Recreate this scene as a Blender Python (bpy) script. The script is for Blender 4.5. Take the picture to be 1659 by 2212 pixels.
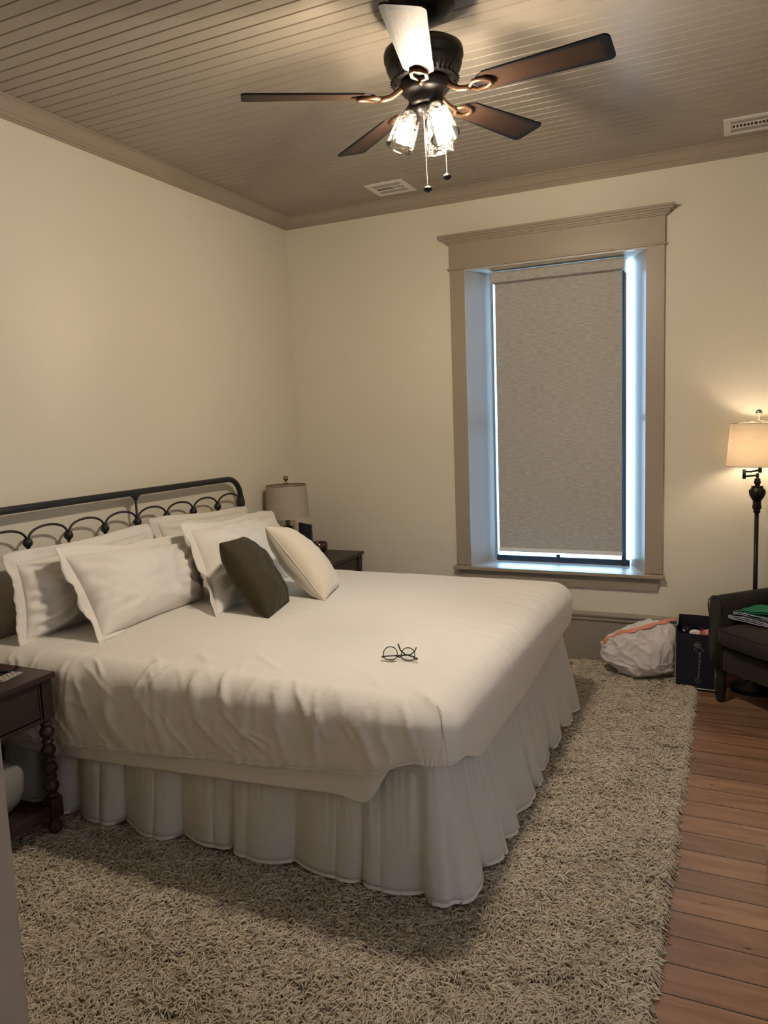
import bpy, bmesh, math, random
import numpy as np
from mathutils import Vector, Matrix, noise
PI = math.pi
rnd = random.Random(7)
scene = bpy.context.scene
COL = scene.collection
for o in list(bpy.data.objects): bpy.data.objects.remove(o)

# ------------------------------------------------------------------ camera, world, light, exposure
F_PX, CAM_POS = 1631.84, (2.97845, -4.88741, 1.62)
CAM_R = ((0.907693, -0.016991, 0.419291), (0.418019, 0.124209, -0.899907), (-0.03679, 0.992111, 0.119846))
cam = bpy.data.objects.new('camera', bpy.data.cameras.new('camera')); COL.objects.link(cam)
cam.data.sensor_fit = 'VERTICAL'; cam.data.sensor_height = 24.0; cam.data.lens = 24.0 * F_PX / 2212.0
cam.data.clip_start = 0.05
cam.matrix_world = Matrix(CAM_R).to_4x4(); cam.location = CAM_POS
scene.camera = cam
scene.view_settings.view_transform = 'Standard'; scene.view_settings.look = 'None'
scene.view_settings.gamma = 1.0; scene.view_settings.exposure = 0.74
scene.view_settings.use_curve_mapping = False

cy = scene.cycles
cy.max_bounces = 6; cy.diffuse_bounces = 3; cy.glossy_bounces = 3; cy.transmission_bounces = 4; cy.transparent_max_bounces = 10
cy.caustics_reflective = False; cy.caustics_refractive = False; cy.blur_glossy = 1.0
cy.use_adaptive_sampling = True; cy.adaptive_threshold = .06; cy.sample_clamp_indirect = 8.0
H = 3.089                     # ceiling height
XR, YR = 4.75, -5.24          # right wall, rear wall
BULB, LAMP_BULB, SKY = 740.0, 60.0, 12.0
BED_Z = 0.725

w = bpy.data.worlds.new('world'); scene.world = w; w.use_nodes = True
nt = w.node_tree; bg = nt.nodes['Background']
bg.inputs[0].default_value = (0.36, 0.66, 1.0, 1); bg.inputs[1].default_value = SKY

def portal(name, loc, sx, sy, rot):
    l = bpy.data.lights.new(name, 'AREA'); l.shape = 'RECTANGLE'; l.size = sx; l.size_y = sy
    l.cycles.is_portal = True
    o = bpy.data.objects.new(name, l); COL.objects.link(o); o.location = loc; o.rotation_euler = rot
portal('window_portal', (1.915, 0.27, 1.6), 0.9, 2.05, (-PI/2, 0, 0))
portal('window_portal', (XR + 0.24, -3.75, 1.6), 2.0, 1.4, (0, PI/2, 0))
portal('window_portal', (2.55, YR-1.62, 1.6), 1.3, 1.8, (PI/2, 0, 0))  # portal of the added hall window

# ------------------------------------------------------------------ materials
MATS = {}
def nodes_of(name):
    m = bpy.data.materials.new(name); m.use_nodes = True; MATS[name] = m
    return m, m.node_tree, m.node_tree.nodes['Principled BSDF']
def N(t, kind, **kw):
    n = t.nodes.new(kind)
    for k, v in kw.items():
        if k.startswith('i_'): n.inputs[int(k[2:])].default_value = v
        else: setattr(n, k, v)
    return n
def mat(name, color, rough=.6, metal=0., var=.06, nscale=8., stretch=(1, 1, 1), bump=0., bscale=60., coat=0., spec=.5, sheen=0., coords='Object', dist=.002):
    m, t, p = nodes_of(name)
    p.inputs['Roughness'].default_value = rough; p.inputs['Metallic'].default_value = metal
    p.inputs['Specular IOR Level'].default_value = spec
    p.inputs['Coat Weight'].default_value = coat; p.inputs['Coat Roughness'].default_value = .15
    p.inputs['Sheen Weight'].default_value = sheen
    tc = N(t, 'ShaderNodeTexCoord'); mp = N(t, 'ShaderNodeMapping'); mp.inputs['Scale'].default_value = stretch
    t.links.new(tc.outputs[coords], mp.inputs[0])
    nz = N(t, 'ShaderNodeTexNoise'); nz.inputs['Scale'].default_value = nscale; nz.inputs['Detail'].default_value = 5
    t.links.new(mp.outputs[0], nz.inputs['Vector'])
    mx = N(t, 'ShaderNodeMix', data_type='RGBA')
    mx.inputs[6].default_value = tuple(max(0, c*(1-var)) for c in color)+(1,)
    mx.inputs[7].default_value = tuple(min(1, c*(1+var)) for c in color)+(1,)
    t.links.new(nz.outputs['Fac'], mx.inputs[0]); t.links.new(mx.outputs[2], p.inputs['Base Color'])
    if bump:
        nb = N(t, 'ShaderNodeTexNoise'); nb.inputs['Scale'].default_value = bscale; nb.inputs['Detail'].default_value = 4
        t.links.new(mp.outputs[0], nb.inputs['Vector'])
        b = N(t, 'ShaderNodeBump'); b.inputs['Strength'].default_value = bump; b.inputs['Distance'].default_value = dist
        t.links.new(nb.outputs['Fac'], b.inputs['Height']); t.links.new(b.outputs[0], p.inputs['Normal'])
    return m

M = {}
M['wall'] = mat('wall_paint', (.78, .73, .615), .75, var=.015, nscale=3, bump=.15, bscale=220)
M['trim'] = mat('taupe_trim_paint', (.375, .315, .245), .38, var=.02, nscale=4, bump=.05, bscale=120)
M['ceil'] = mat('ceiling_beadboard_paint', (.355, .315, .26), .36, spec=.35, var=.04, nscale=2.5, stretch=(.4, 3, 1), bump=.12, bscale=14, dist=.004)
M['base'] = mat('baseboard_paint', (.34, .30, .255), .4, var=.02, nscale=4)
M['jamb'] = mat('jamb_paint', (.50, .475, .44), .35, var=.01)
M['door'] = mat('door_paint', (.36, .29, .23), .5, var=.02)
M['iron'] = mat('matte_black_iron', (.012, .014, .018), .45, var=.2, nscale=30, bump=.2, bscale=90)
M['bronze'] = mat('dark_bronze', (.012, .010, .009), .38, metal=.5, var=.3, nscale=20)
M['brass'] = mat('antique_copper_edge', (.13, .07, .04), .38, metal=.7, var=.3, nscale=15)
M['nick'] = mat('brushed_nickel', (.55, .52, .46), .25, metal=1.)
M['abrass'] = mat('aged_brass', (.30, .22, .12), .35, metal=.9, var=.2)
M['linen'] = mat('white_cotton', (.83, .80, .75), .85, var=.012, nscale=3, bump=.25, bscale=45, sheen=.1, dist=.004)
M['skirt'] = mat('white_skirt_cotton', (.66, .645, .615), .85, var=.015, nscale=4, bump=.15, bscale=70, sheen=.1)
M['sham'] = mat('white_sham_cotton', (.84, .81, .76), .85, var=.012, nscale=4, bump=.3, bscale=30, sheen=.1, dist=.005)
M['cream'] = mat('cream_velvet', (.78, .71, .59), .8, var=.03, nscale=6, sheen=.3, bump=.2, bscale=40)
M['olive'] = mat('olive_velvet', (.040, .030, .010), .8, var=.3, nscale=5, sheen=.03, bump=.3, bscale=25, dist=.004)
M['walnut'] = mat('dark_walnut', (.040, .024, .020), .42, var=.35, nscale=9, stretch=(1, 6, 6), bump=.1, bscale=30)
M['grey_fabric'] = mat('charcoal_chenille', (.021, .019, .014), .9, var=.6, nscale=90, sheen=.04, bump=.8, bscale=260, dist=.003)
M['black_wood'] = mat('black_stained_wood', (.012, .010, .009), .4, var=.2)
M['ceramic'] = mat('teal_ceramic', (.018, .045, .05), .12, var=.5, nscale=12, coat=.6)
M['navy'] = mat('navy_bag', (.002, .003, .016), .6, var=.2, bump=.15, bscale=300)
M['silver'] = mat('silver_piping', (.42, .38, .34), .35, metal=.5)
M['pink'] = mat('pink_tissue', (.75, .32, .30), .5, var=.2, nscale=20)
M['red'] = mat('red_plastic', (.5, .03, .06), .3)
M['white_pl'] = mat('white_plastic', (.80, .77, .72), .4, var=.01)
M['vent_shade'] = mat('vent_painted_shade', (.05, .047, .043), .8)  # shade inside the vents, put into the colour
M['grey_slot'] = mat('vent_louver_grey', (.40, .39, .38), .5)
M['orange'] = mat('salmon_drawstring_plastic', (.80, .30, .20), .3, var=.08, nscale=30, coat=.3)
M['green'] = mat('green_cloth', (.02, .22, .13), .85, var=.12, nscale=30, bump=.3, bscale=200)
M['dgreen'] = mat('dark_green_cloth', (.008, .07, .05), .85, var=.12, nscale=30)
M['navycloth'] = mat('navy_cloth', (.02, .025, .05), .85, var=.2, nscale=40)
M['whitetrim'] = mat('pale_blue_hem', (.42, .43, .52), .8)
M['plum'] = mat('plum_glass', (.07, .018, .025), .08, coat=.8)
M['blueframe'] = mat('slate_blue_board', (.045, .055, .09), .5)
M['phone'] = mat('black_plastic', (.006, .009, .022), .2)
M['foil'] = mat('blister_foil', (.45, .42, .37), .3, metal=.4, bump=.6, bscale=120)
M['greybag'] = mat('grey_cushion_fabric', (.22, .215, .20), .85, var=.05)
M['sash'] = mat('dark_sash', (.02, .028, .04), .4)
M['glasses'] = mat('black_acetate', (.008, .008, .008), .2, coat=.5)
M['ext'] = mat('outdoor_ground', (.2, .2, .17), .9)

# blind fabric: heathered horizontally streaked, slightly translucent
m, t, p = nodes_of('blind_fabric'); M['blind'] = m
tc = N(t, 'ShaderNodeTexCoord'); mp = N(t, 'ShaderNodeMapping'); mp.inputs['Scale'].default_value = (14, 1, 110)
nz = N(t, 'ShaderNodeTexNoise'); nz.inputs['Scale'].default_value = 1.6; nz.inputs['Detail'].default_value = 6
cr = N(t, 'ShaderNodeValToRGB'); cr.color_ramp.elements[0].color = (.40, .385, .36, 1); cr.color_ramp.elements[0].position = .35
cr.color_ramp.elements[1].color = (.56, .54, .51, 1); cr.color_ramp.elements[1].position = .65
t.links.new(tc.outputs['Object'], mp.inputs[0]); t.links.new(mp.outputs[0], nz.inputs['Vector']); t.links.new(nz.outputs['Fac'], cr.inputs[0])
t.links.new(cr.outputs[0], p.inputs['Base Color']); p.inputs['Roughness'].default_value = .9
tr = N(t, 'ShaderNodeBsdfTranslucent'); tr.inputs[0].default_value = (.8, .8, .8, 1)
mx = N(t, 'ShaderNodeMixShader'); mx.inputs[0].default_value = .02
t.links.new(p.outputs[0], mx.inputs[1]); t.links.new(tr.outputs[0], mx.inputs[2]); t.links.new(mx.outputs[0], t.nodes['Material Output'].inputs[0])

def shade_mat(name, col, trans):
    m, t, p = nodes_of(name)
    tc = N(t, 'ShaderNodeTexCoord'); nz = N(t, 'ShaderNodeTexNoise'); nz.inputs['Scale'].default_value = 26; nz.inputs['Detail'].default_value = 5; nz.inputs['Distortion'].default_value = 1.2
    mp = N(t, 'ShaderNodeMapping'); mp.inputs['Scale'].default_value = (1, 1, 2.4)
    t.links.new(tc.outputs['Object'], mp.inputs[0]); t.links.new(mp.outputs[0], nz.inputs['Vector'])
    mc = N(t, 'ShaderNodeMix', data_type='RGBA'); mc.inputs[6].default_value = tuple(c*.82 for c in col)+(1,); mc.inputs[7].default_value = tuple(col)+(1,)
    t.links.new(nz.outputs['Fac'], mc.inputs[0]); t.links.new(mc.outputs[2], p.inputs['Base Color']); p.inputs['Roughness'].default_value = .85
    tr = N(t, 'ShaderNodeBsdfTranslucent'); t.links.new(mc.outputs[2], tr.inputs[0])
    mx = N(t, 'ShaderNodeMixShader'); mx.inputs[0].default_value = trans
    t.links.new(p.outputs[0], mx.inputs[1]); t.links.new(tr.outputs[0], mx.inputs[2]); t.links.new(mx.outputs[0], t.nodes['Material Output'].inputs[0])
    return m
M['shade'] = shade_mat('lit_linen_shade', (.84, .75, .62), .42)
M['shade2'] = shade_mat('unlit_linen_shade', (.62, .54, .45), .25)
M['bagpl'] = shade_mat('milky_plastic_film', (.93, .87, .87), .15)

M['sheer'] = shade_mat('daylight_tint_sheer', (.98, .73, .62), .78)  # added sheer for unseen windows, tinted to take the blue out of the daylight
def glass_mat(name, col, clear, rough=.03, seeded=False):
    m, t, p = nodes_of(name); t.nodes.remove(p)
    tb = N(t, 'ShaderNodeBsdfTransparent'); tb.inputs[0].default_value = tuple(col)+(1,)
    gl = N(t, 'ShaderNodeBsdfGlossy'); gl.inputs['Roughness'].default_value = rough
    fr = N(t, 'ShaderNodeFresnel'); fr.inputs[0].default_value = 1.45
    mx = N(t, 'ShaderNodeMixShader'); t.links.new(tb.outputs[0], mx.inputs[1]); t.links.new(gl.outputs[0], mx.inputs[2])
    out = t.nodes['Material Output']
    if seeded:
        tc = N(t, 'ShaderNodeTexCoord'); vo = N(t, 'ShaderNodeTexVoronoi'); vo.inputs['Scale'].default_value = 170
        t.links.new(tc.outputs['Object'], vo.inputs['Vector'])
        cr = N(t, 'ShaderNodeValToRGB'); cr.color_ramp.elements[0].color = (.16, .16, .16, 1); cr.color_ramp.elements[0].position = .18
        cr.color_ramp.elements[1].color = (.0, .0, .0, 1); cr.color_ramp.elements[1].position = .30
        t.links.new(vo.outputs['Distance'], cr.inputs[0])
        tl = N(t, 'ShaderNodeBsdfTranslucent'); tl.inputs[0].default_value = (.95, .9, .8, 1)
        m2 = N(t, 'ShaderNodeMixShader'); t.links.new(cr.outputs[0], m2.inputs[0]); t.links.new(mx.outputs[0], m2.inputs[1]); t.links.new(tl.outputs[0], m2.inputs[2])
        t.links.new(m2.outputs[0], out.inputs[0])
    else:
        t.links.new(mx.outputs[0], out.inputs[0])
    t.links.new(fr.outputs[0], mx.inputs[0])
    return m
M['seeded'] = glass_mat('seeded_glass', (.97, .95, .9), .9, .05, True)
M['pane'] = glass_mat('window_glass', (.95, .97, .98), .95)
M['clear'] = glass_mat('clear_glass', (.90, .93, .92), .9)

def emit(name, col, s):
    m, t, p = nodes_of(name); t.nodes.remove(p)
    e = N(t, 'ShaderNodeEmission'); e.inputs[0].default_value = tuple(col)+(1,); e.inputs[1].default_value = s
    t.links.new(e.outputs[0], t.nodes['Material Output'].inputs[0]); return m
M['jar'] = mat('cloudy_jar_glass', (.45, .47, .44), .08, coat=.8)
M['bulb'] = emit('lit_bulb', (1.0, .86, .70), BULB)
M['bulb2'] = emit('lit_lamp_bulb', (1.0, .80, .58), LAMP_BULB)

# floor boards along x: random tone per board, thin dark joints, grain and knots
m, t, p = nodes_of('heart_pine_boards'); M['floor'] = m
tc = N(t, 'ShaderNodeTexCoord'); sp = N(t, 'ShaderNodeSeparateXYZ'); t.links.new(tc.outputs['Object'], sp.inputs[0])
ad = N(t, 'ShaderNodeMath', operation='ADD'); ad.inputs[1].default_value = 2.821 + 128*.1283; t.links.new(sp.outputs[1], ad.inputs[0])
dv = N(t, 'ShaderNodeMath', operation='DIVIDE'); dv.inputs[1].default_value = .1283; t.links.new(ad.outputs[0], dv.inputs[0])
fl = N(t, 'ShaderNodeMath', operation='FLOOR'); t.links.new(dv.outputs[0], fl.inputs[0])
fc = N(t, 'ShaderNodeMath', operation='FRACT'); t.links.new(dv.outputs[0], fc.inputs[0])
wn = N(t, 'ShaderNodeTexWhiteNoise', noise_dimensions='1D'); t.links.new(fl.outputs[0], wn.inputs['W'])
cb = N(t, 'ShaderNodeCombineXYZ'); t.links.new(sp.outputs[0], cb.inputs[0]); t.links.new(sp.outputs[1], cb.inputs[1]); t.links.new(fl.outputs[0], cb.inputs[2])
mp = N(t, 'ShaderNodeMapping'); mp.inputs['Scale'].default_value = (1.1, 9, 3.7); t.links.new(cb.outputs[0], mp.inputs[0])
nz = N(t, 'ShaderNodeTexNoise'); nz.inputs['Scale'].default_value = 2.2; nz.inputs['Detail'].default_value = 8; nz.inputs['Distortion'].default_value = .8; t.links.new(mp.outputs[0], nz.inputs['Vector'])
cr = N(t, 'ShaderNodeValToRGB'); e = cr.color_ramp.elements
e[0].position = .25; e[0].color = (.20, .100, .056, 1); e[1].position = .75; e[1].color = (.42, .235, .140, 1)
t.links.new(nz.outputs['Fac'], cr.inputs[0])
ml = N(t, 'ShaderNodeMapRange'); ml.inputs[3].default_value = .72; ml.inputs[4].default_value = 1.15; t.links.new(wn.outputs[0], ml.inputs[0])
hs = N(t, 'ShaderNodeHueSaturation'); t.links.new(cr.outputs[0], hs.inputs['Color']); t.links.new(ml.outputs[0], hs.inputs['Value'])
mp2 = N(t, 'ShaderNodeMapping'); mp2.inputs['Scale'].default_value = (9, 34, 5); t.links.new(cb.outputs[0], mp2.inputs[0])
n2 = N(t, 'ShaderNodeTexNoise'); n2.inputs['Scale'].default_value = 1.; n2.inputs['Detail'].default_value = 2; t.links.new(mp2.outputs[0], n2.inputs['Vector'])
c2 = N(t, 'ShaderNodeValToRGB'); c2.color_ramp.elements[0].position = .69; c2.color_ramp.elements[0].color = (0, 0, 0, 1); c2.color_ramp.elements[1].position = .74; c2.color_ramp.elements[1].color = (1, 1, 1, 1)
t.links.new(n2.outputs['Fac'], c2.inputs[0])
mk = N(t, 'ShaderNodeMix', data_type='RGBA'); mk.inputs[7].default_value = (.05, .02, .012, 1)
t.links.new(c2.outputs[0], mk.inputs[0]); t.links.new(hs.outputs[0], mk.inputs[6])
pp = N(t, 'ShaderNodeMath', operation='PINGPONG'); pp.inputs[1].default_value = .5; t.links.new(fc.outputs[0], pp.inputs[0])
lt = N(t, 'ShaderNodeMath', operation='LESS_THAN'); lt.inputs[1].default_value = .019; t.links.new(pp.outputs[0], lt.inputs[0])
mg = N(t, 'ShaderNodeMix', data_type='RGBA'); mg.inputs[7].default_value = (.012, .004, .004, 1)
t.links.new(lt.outputs[0], mg.inputs[0]); t.links.new(mk.outputs[2], mg.inputs[6]); t.links.new(mg.outputs[2], p.inputs['Base Color'])
p.inputs['Roughness'].default_value = .36

# rug yarn: per strand tint from a colour attribute
m, t, p = nodes_of('shag_yarn'); M['yarn'] = m
at = N(t, 'ShaderNodeAttribute', attribute_name='tint')
mx = N(t, 'ShaderNodeMix', data_type='RGBA'); mx.inputs[6].default_value = (.42, .35, .26, 1); mx.inputs[7].default_value = (.72, .645, .525, 1)
t.links.new(at.outputs['Fac'], mx.inputs[0]); t.links.new(mx.outputs[2], p.inputs['Base Color']); p.inputs['Roughness'].default_value = .9
M['rugbase'] = mat('rug_backing', (.30, .26, .20), .95, var=.2, nscale=60)

# blade: worn wood, brown centre, blackened rim (a pattern of the finish)
m, t, p = nodes_of('blade_finish'); M['blade'] = m
tc = N(t, 'ShaderNodeTexCoord'); sp = N(t, 'ShaderNodeSeparateXYZ'); t.links.new(tc.outputs['Generated'], sp.inputs[0])
def edge(sock, width):
    a = N(t, 'ShaderNodeMath', operation='PINGPONG'); a.inputs[1].default_value = .5; t.links.new(sock, a.inputs[0])
    b = N(t, 'ShaderNodeMath', operation='DIVIDE'); b.inputs[1].default_value = width; t.links.new(a.outputs[0], b.inputs[0]); return b.outputs[0]
mn = N(t, 'ShaderNodeMath', operation='MINIMUM'); t.links.new(edge(sp.outputs[0], .13), mn.inputs[0]); t.links.new(edge(sp.outputs[1], .30), mn.inputs[1])
mp = N(t, 'ShaderNodeMapping'); mp.inputs['Scale'].default_value = (3, 60, 1); t.links.new(tc.outputs['Object'], mp.inputs[0])
nz = N(t, 'ShaderNodeTexNoise'); nz.inputs['Scale'].default_value = 3; nz.inputs['Detail'].default_value = 5; t.links.new(mp.outputs[0], nz.inputs['Vector'])
aa = N(t, 'ShaderNodeMath', operation='MULTIPLY_ADD'); aa.inputs[1].default_value = .7; t.links.new(nz.outputs['Fac'], aa.inputs[0]); t.links.new(mn.outputs[0], aa.inputs[2])
cr = N(t, 'ShaderNodeValToRGB'); e = cr.color_ramp.elements
e[0].position = .75; e[0].color = (.012, .012, .015, 1); e[1].position = 1.3 if False else 1.0; e[1].color = (.040, .023, .015, 1)
t.links.new(aa.outputs[0], cr.inputs[0]); t.links.new(cr.outputs[0], p.inputs['Base Color'])
p.inputs['Roughness'].default_value = .5; p.inputs['Specular IOR Level'].default_value = .10
b = N(t, 'ShaderNodeBump'); b.inputs['Strength'].default_value = .25; b.inputs['Distance'].default_value = .002
t.links.new(nz.outputs['Fac'], b.inputs['Height']); t.links.new(b.outputs[0], p.inputs['Normal'])

# ------------------------------------------------------------------ geometry helpers
def obj(name, bm, material, parent=None, smooth=False, kind=None):
    me = bpy.data.meshes.new(name)
    if isinstance(bm, bmesh.types.BMesh):
        bmesh.ops.recalc_face_normals(bm, faces=bm.faces); bm.to_mesh(me); bm.free()
    else:
        me.from_pydata(*bm); me.update()
    if smooth:
        me.polygons.foreach_set('use_smooth', [True]*len(me.polygons))
    me.materials.append(material)
    o = bpy.data.objects.new(name, me); COL.objects.link(o)
    if parent: o.parent = parent
    if kind: o['kind'] = kind
    return o
def tag(o, label, cat, group=None, kind=None):
    o['label'] = label; o['category'] = cat
    if group: o['group'] = group
    if kind: o['kind'] = kind
    return o
def empty(name, loc=(0, 0, 0), rz=0., label=None, cat=None, group=None, kind=None, rot=None):
    o = bpy.data.objects.new(name, None); COL.objects.link(o); o.location = loc
    o.rotation_euler = rot if rot else (0, 0, rz); o.empty_display_size = .05
    if label: tag(o, label, cat, group)
    if kind: o['kind'] = kind
    return o
def copy_tree(o, parent=None):
    c = o.copy(); COL.objects.link(c); c.parent = parent
    for ch in list(o.children): copy_tree(ch, c)
    return c
def box(bm, x0, x1, y0, y1, z0, z1, bev=0., mtx=None):
    b = bmesh.new() if bev else bm
    vs = [b.verts.new(v) for v in ((x0,y0,z0),(x1,y0,z0),(x1,y1,z0),(x0,y1,z0),(x0,y0,z1),(x1,y0,z1),(x1,y1,z1),(x0,y1,z1))]
    for f in ((0,3,2,1),(4,5,6,7),(0,1,5,4),(1,2,6,5),(2,3,7,6),(3,0,4,7)): b.faces.new([vs[i] for i in f])
    if bev:
        bmesh.ops.bevel(b, geom=b.edges[:], offset=bev, segments=2, affect='EDGES', profile=.6)
        vm = {v: bm.verts.new(mtx @ v.co if mtx else v.co) for v in b.verts}
        for f in b.faces: bm.faces.new([vm[v] for v in f.verts])
        b.free()
    elif mtx:
        for v in vs: v.co = mtx @ v.co
    return bm
def BX(*a, **k): return box(bmesh.new(), *a, **k)
def lathe(bm, prof, seg=24, mtx=None, flute=None):
    rings = []
    for r, z in prof:
        ring = []
        for i in range(seg):
            a = 2*PI*i/seg; rr = max(r, 1e-4)
            if flute: rr *= 1 + flute[1]*(abs(math.sin(flute[0]*a/2))-.5)*flute[2](z)
            v = Vector((rr*math.cos(a), rr*math.sin(a), z)); ring.append(bm.verts.new(mtx @ v if mtx else v))
        rings.append(ring)
    for a, b in zip(rings, rings[1:]):
        for i in range(seg): bm.faces.new((a[i], a[(i+1) % seg], b[(i+1) % seg], b[i]))
    if prof[0][0] > 1e-3 and prof[0] != prof[-1]: bm.faces.new(rings[0][::-1])
    if prof[-1][0] > 1e-3 and prof[0] != prof[-1]: bm.faces.new(rings[-1])
    return bm
def open_lathe(bm, prof, seg=32, mtx=None):
    rings = []
    for r, z in prof:
        rings.append([bm.verts.new((mtx @ Vector((r*math.cos(2*PI*i/seg), r*math.sin(2*PI*i/seg), z))) if mtx else (r*math.cos(2*PI*i/seg), r*math.sin(2*PI*i/seg), z)) for i in range(seg)])
    for a, b in zip(rings, rings[1:]):
        for i in range(seg): bm.faces.new((a[i], a[(i+1) % seg], b[(i+1) % seg], b[i]))
    return bm
def tube(bm, pts, r, seg=10, closed=False, flat=1.0, up=None):
    pts = [Vector(p) for p in pts]; n = len(pts); rad = r if isinstance(r, (list, tuple)) else [r]*n
    prev = None; rings = []
    for i, p_ in enumerate(pts):
        a = pts[(i-1) % n] if (closed or i > 0) else p_; b = pts[(i+1) % n] if (closed or i < n-1) else p_
        d = (b-a).normalized()
        if up is not None: x = d.cross(Vector(up)).normalized()
        elif prev is None: x = d.orthogonal().normalized()
        else: x = (prev - d*prev.dot(d)).normalized()
        prev = x; y = d.cross(x)
        rings.append([bm.verts.new(p_ + rad[i]*(x*math.cos(2*PI*k/seg) + y*flat*math.sin(2*PI*k/seg))) for k in range(seg)])
    for i in range(n if closed else n-1):
        a, b = rings[i], rings[(i+1) % n]
        for k in range(seg): bm.faces.new((a[k], a[(k+1) % seg], b[(k+1) % seg], b[k]))
    if not closed: bm.faces.new(rings[0][::-1]); bm.faces.new(rings[-1])
    return bm
def sphere(bm, c, r, seg=12, sq=(1, 1, 1)):
    prof = [(r*math.sin(PI*k/seg), -r*math.cos(PI*k/seg)) for k in range(seg+1)]
    return lathe(bm, prof, seg*2, Matrix.Translation(c) @ Matrix.Diagonal((*sq, 1)))
def extrude_profile(bm, prof, a, b, closed=True):
    """prof: list of 3d offsets; swept from point a to b"""
    A = [bm.verts.new(Vector(a)+Vector(q)) for q in prof]; B = [bm.verts.new(Vector(b)+Vector(q)) for q in prof]
    n = len(prof)
    for i in range(n if closed else n-1): bm.faces.new((A[i], A[(i+1) % n], B[(i+1) % n], B[i]))
    if closed: bm.faces.new(A[::-1]); bm.faces.new(B)
    return bm
def arc(cx, cy, r, a0, a1, n): return [(cx+r*math.cos(a0+(a1-a0)*i/n), cy+r*math.sin(a0+(a1-a0)*i/n)) for i in range(n+1)]
def prism(bm, poly, z0, z1, mtx=None, bev=0):
    b = bmesh.new(); A = [b.verts.new((x, y, z0)) for x, y in poly]; B = [b.verts.new((x, y, z1)) for x, y in poly]; n = len(poly)
    for i in range(n): b.faces.new((A[i], A[(i+1) % n], B[(i+1) % n], B[i]))
    b.faces.new(A[::-1]); b.faces.new(B)
    if bev: bmesh.ops.bevel(b, geom=b.edges[:], offset=bev, segments=2, affect='EDGES')
    vm = {v: bm.verts.new(mtx @ v.co if mtx else v.co) for v in b.verts}
    for f in b.faces: bm.faces.new([vm[v] for v in f.verts])
    b.free(); return bm
def fbm(x, y, z=0., o=3):
    s, a = 0., 1.
    for i in range(o): s += a*noise.noise(Vector((x, y, z))); x *= 2.1; y *= 2.1; z += 3.1; a *= .5
    return s
def ridge(x, y, z=0.): return (1-abs(noise.noise(Vector((x, y, z))))*2.2)

# ------------------------------------------------------------------ room shell
obj('floor', BX(-.3, XR+.3, YR-1.6, .3, -.06, 0), M['floor'], kind='structure')
# beadboard ceiling: real grooves running along x
prof = []; y = YR-1.6; gsp = .0655; off = -2.349 % gsp
k0 = math.floor((YR-1.6)/gsp)
for k in range(k0, 1):
    yc = k*gsp + off
    if yc < YR-1.58 or yc > .28: continue
    prof += [(0, yc-.0045, H), (0, yc-.0015, H+.006), (0, yc+.0015, H+.006), (0, yc+.0045, H)]
prof = [(0, YR-1.6, H)] + prof + [(0, .3, H), (0, .3, H+.1), (0, YR-1.6, H+.1)]
bm = bmesh.new(); A = [bm.verts.new((-.3, q[1], q[2])) for q in prof]; B = [bm.verts.new((XR+.3, q[1], q[2])) for q in prof]
for i in range(len(prof)): bm.faces.new((A[i], A[(i+1) % len(prof)], B[(i+1) % len(prof)], B[i]))
obj('ceiling', bm, M['ceil'], kind='structure')
obj('wall_left', BX(-.3, 0, YR-1.6, .3, 0, H), M['wall'], kind='structure')
WX0, WX1, WZ0, WZ1 = 1.357, 2.485, .612, 2.578
bm = bmesh.new()
box(bm, -.3, WX0, 0, .3, 0, H); box(bm, WX1, XR+.3, 0, .3, 0, H); box(bm, WX0, WX1, 0, .3, 0, WZ0); box(bm, WX0, WX1, 0, .3, WZ1, H)
obj('wall_back', bm, M['wall'], kind='structure')
bm = bmesh.new(); V0, V1 = -4.45, -3.05
box(bm, XR, XR+.3, YR-.3, V0, 0, H); box(bm, XR, XR+.3, V1, .3, 0, H); box(bm, XR, XR+.3, V0, V1, 0, .6); box(bm, XR, XR+.3, V0, V1, 2.6, H)
obj('wall_right', bm, M['wall'], kind='structure')
bm = bmesh.new(); box(bm, 0, 2.05, YR-.15, YR, 0, H); box(bm, 2.97, XR, YR-.15, YR, 0, H); box(bm, 2.05, 2.97, YR-.15, YR, 2.12, H)
obj('wall_rear', bm, M['wall'], kind='structure')
bm = bmesh.new(); HY = YR-1.5
box(bm, 0, 1.9, HY-.2, HY, 0, H); box(bm, 3.2, XR, HY-.2, HY, 0, H); box(bm, 1.9, 3.2, HY-.2, HY, 0, .7); box(bm, 1.9, 3.2, HY-.2, HY, 2.5, H)  # opening made for the added fill window
obj('wall_hall', bm, M['wall'], kind='structure')
w3 = empty('added_fill_window', (2.55, HY-.1, 1.6), kind='structure')  # unseen hall window, added as fill light from behind the camera
obj('added_sheer', BX(-.65, .65, .02, .0212, -.9, .9), M['sheer'], w3)  # added sheer, neutralises the fill light
obj('pane', BX(-.65, .65, -.002, .002, -.9, .9), M['pane'], w3)
obj('wall_hall_side', BX(XR, XR+.3, YR-1.7, YR-.3, 0, H), M['wall'], kind='structure')

# crown moulding
CP = [(0, 0), (0, -.074), (.012, -.074), (.012, -.062), (.018, -.060), (.022, -.052), (.034, -.046), (.048, -.030), (.060, -.018), (.066, -.014), (.070, -.010), (.085, -.008), (.085, 0)]
bm = bmesh.new(); extrude_profile(bm, [(x, 0, z) for x, z in CP], (0, YR, H), (0, 0, H)); obj('trim_1', bm, M['trim'], kind='structure')
bm = bmesh.new(); extrude_profile(bm, [(0, -x, z) for x, z in CP], (0, 0, H), (XR, 0, H)); obj('trim_2', bm, M['trim'], kind='structure')
bm = bmesh.new(); extrude_profile(bm, [(-x, 0, z) for x, z in CP], (XR, YR, H), (XR, 0, H)); obj('trim_3', bm, M['trim'], kind='structure')
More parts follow.
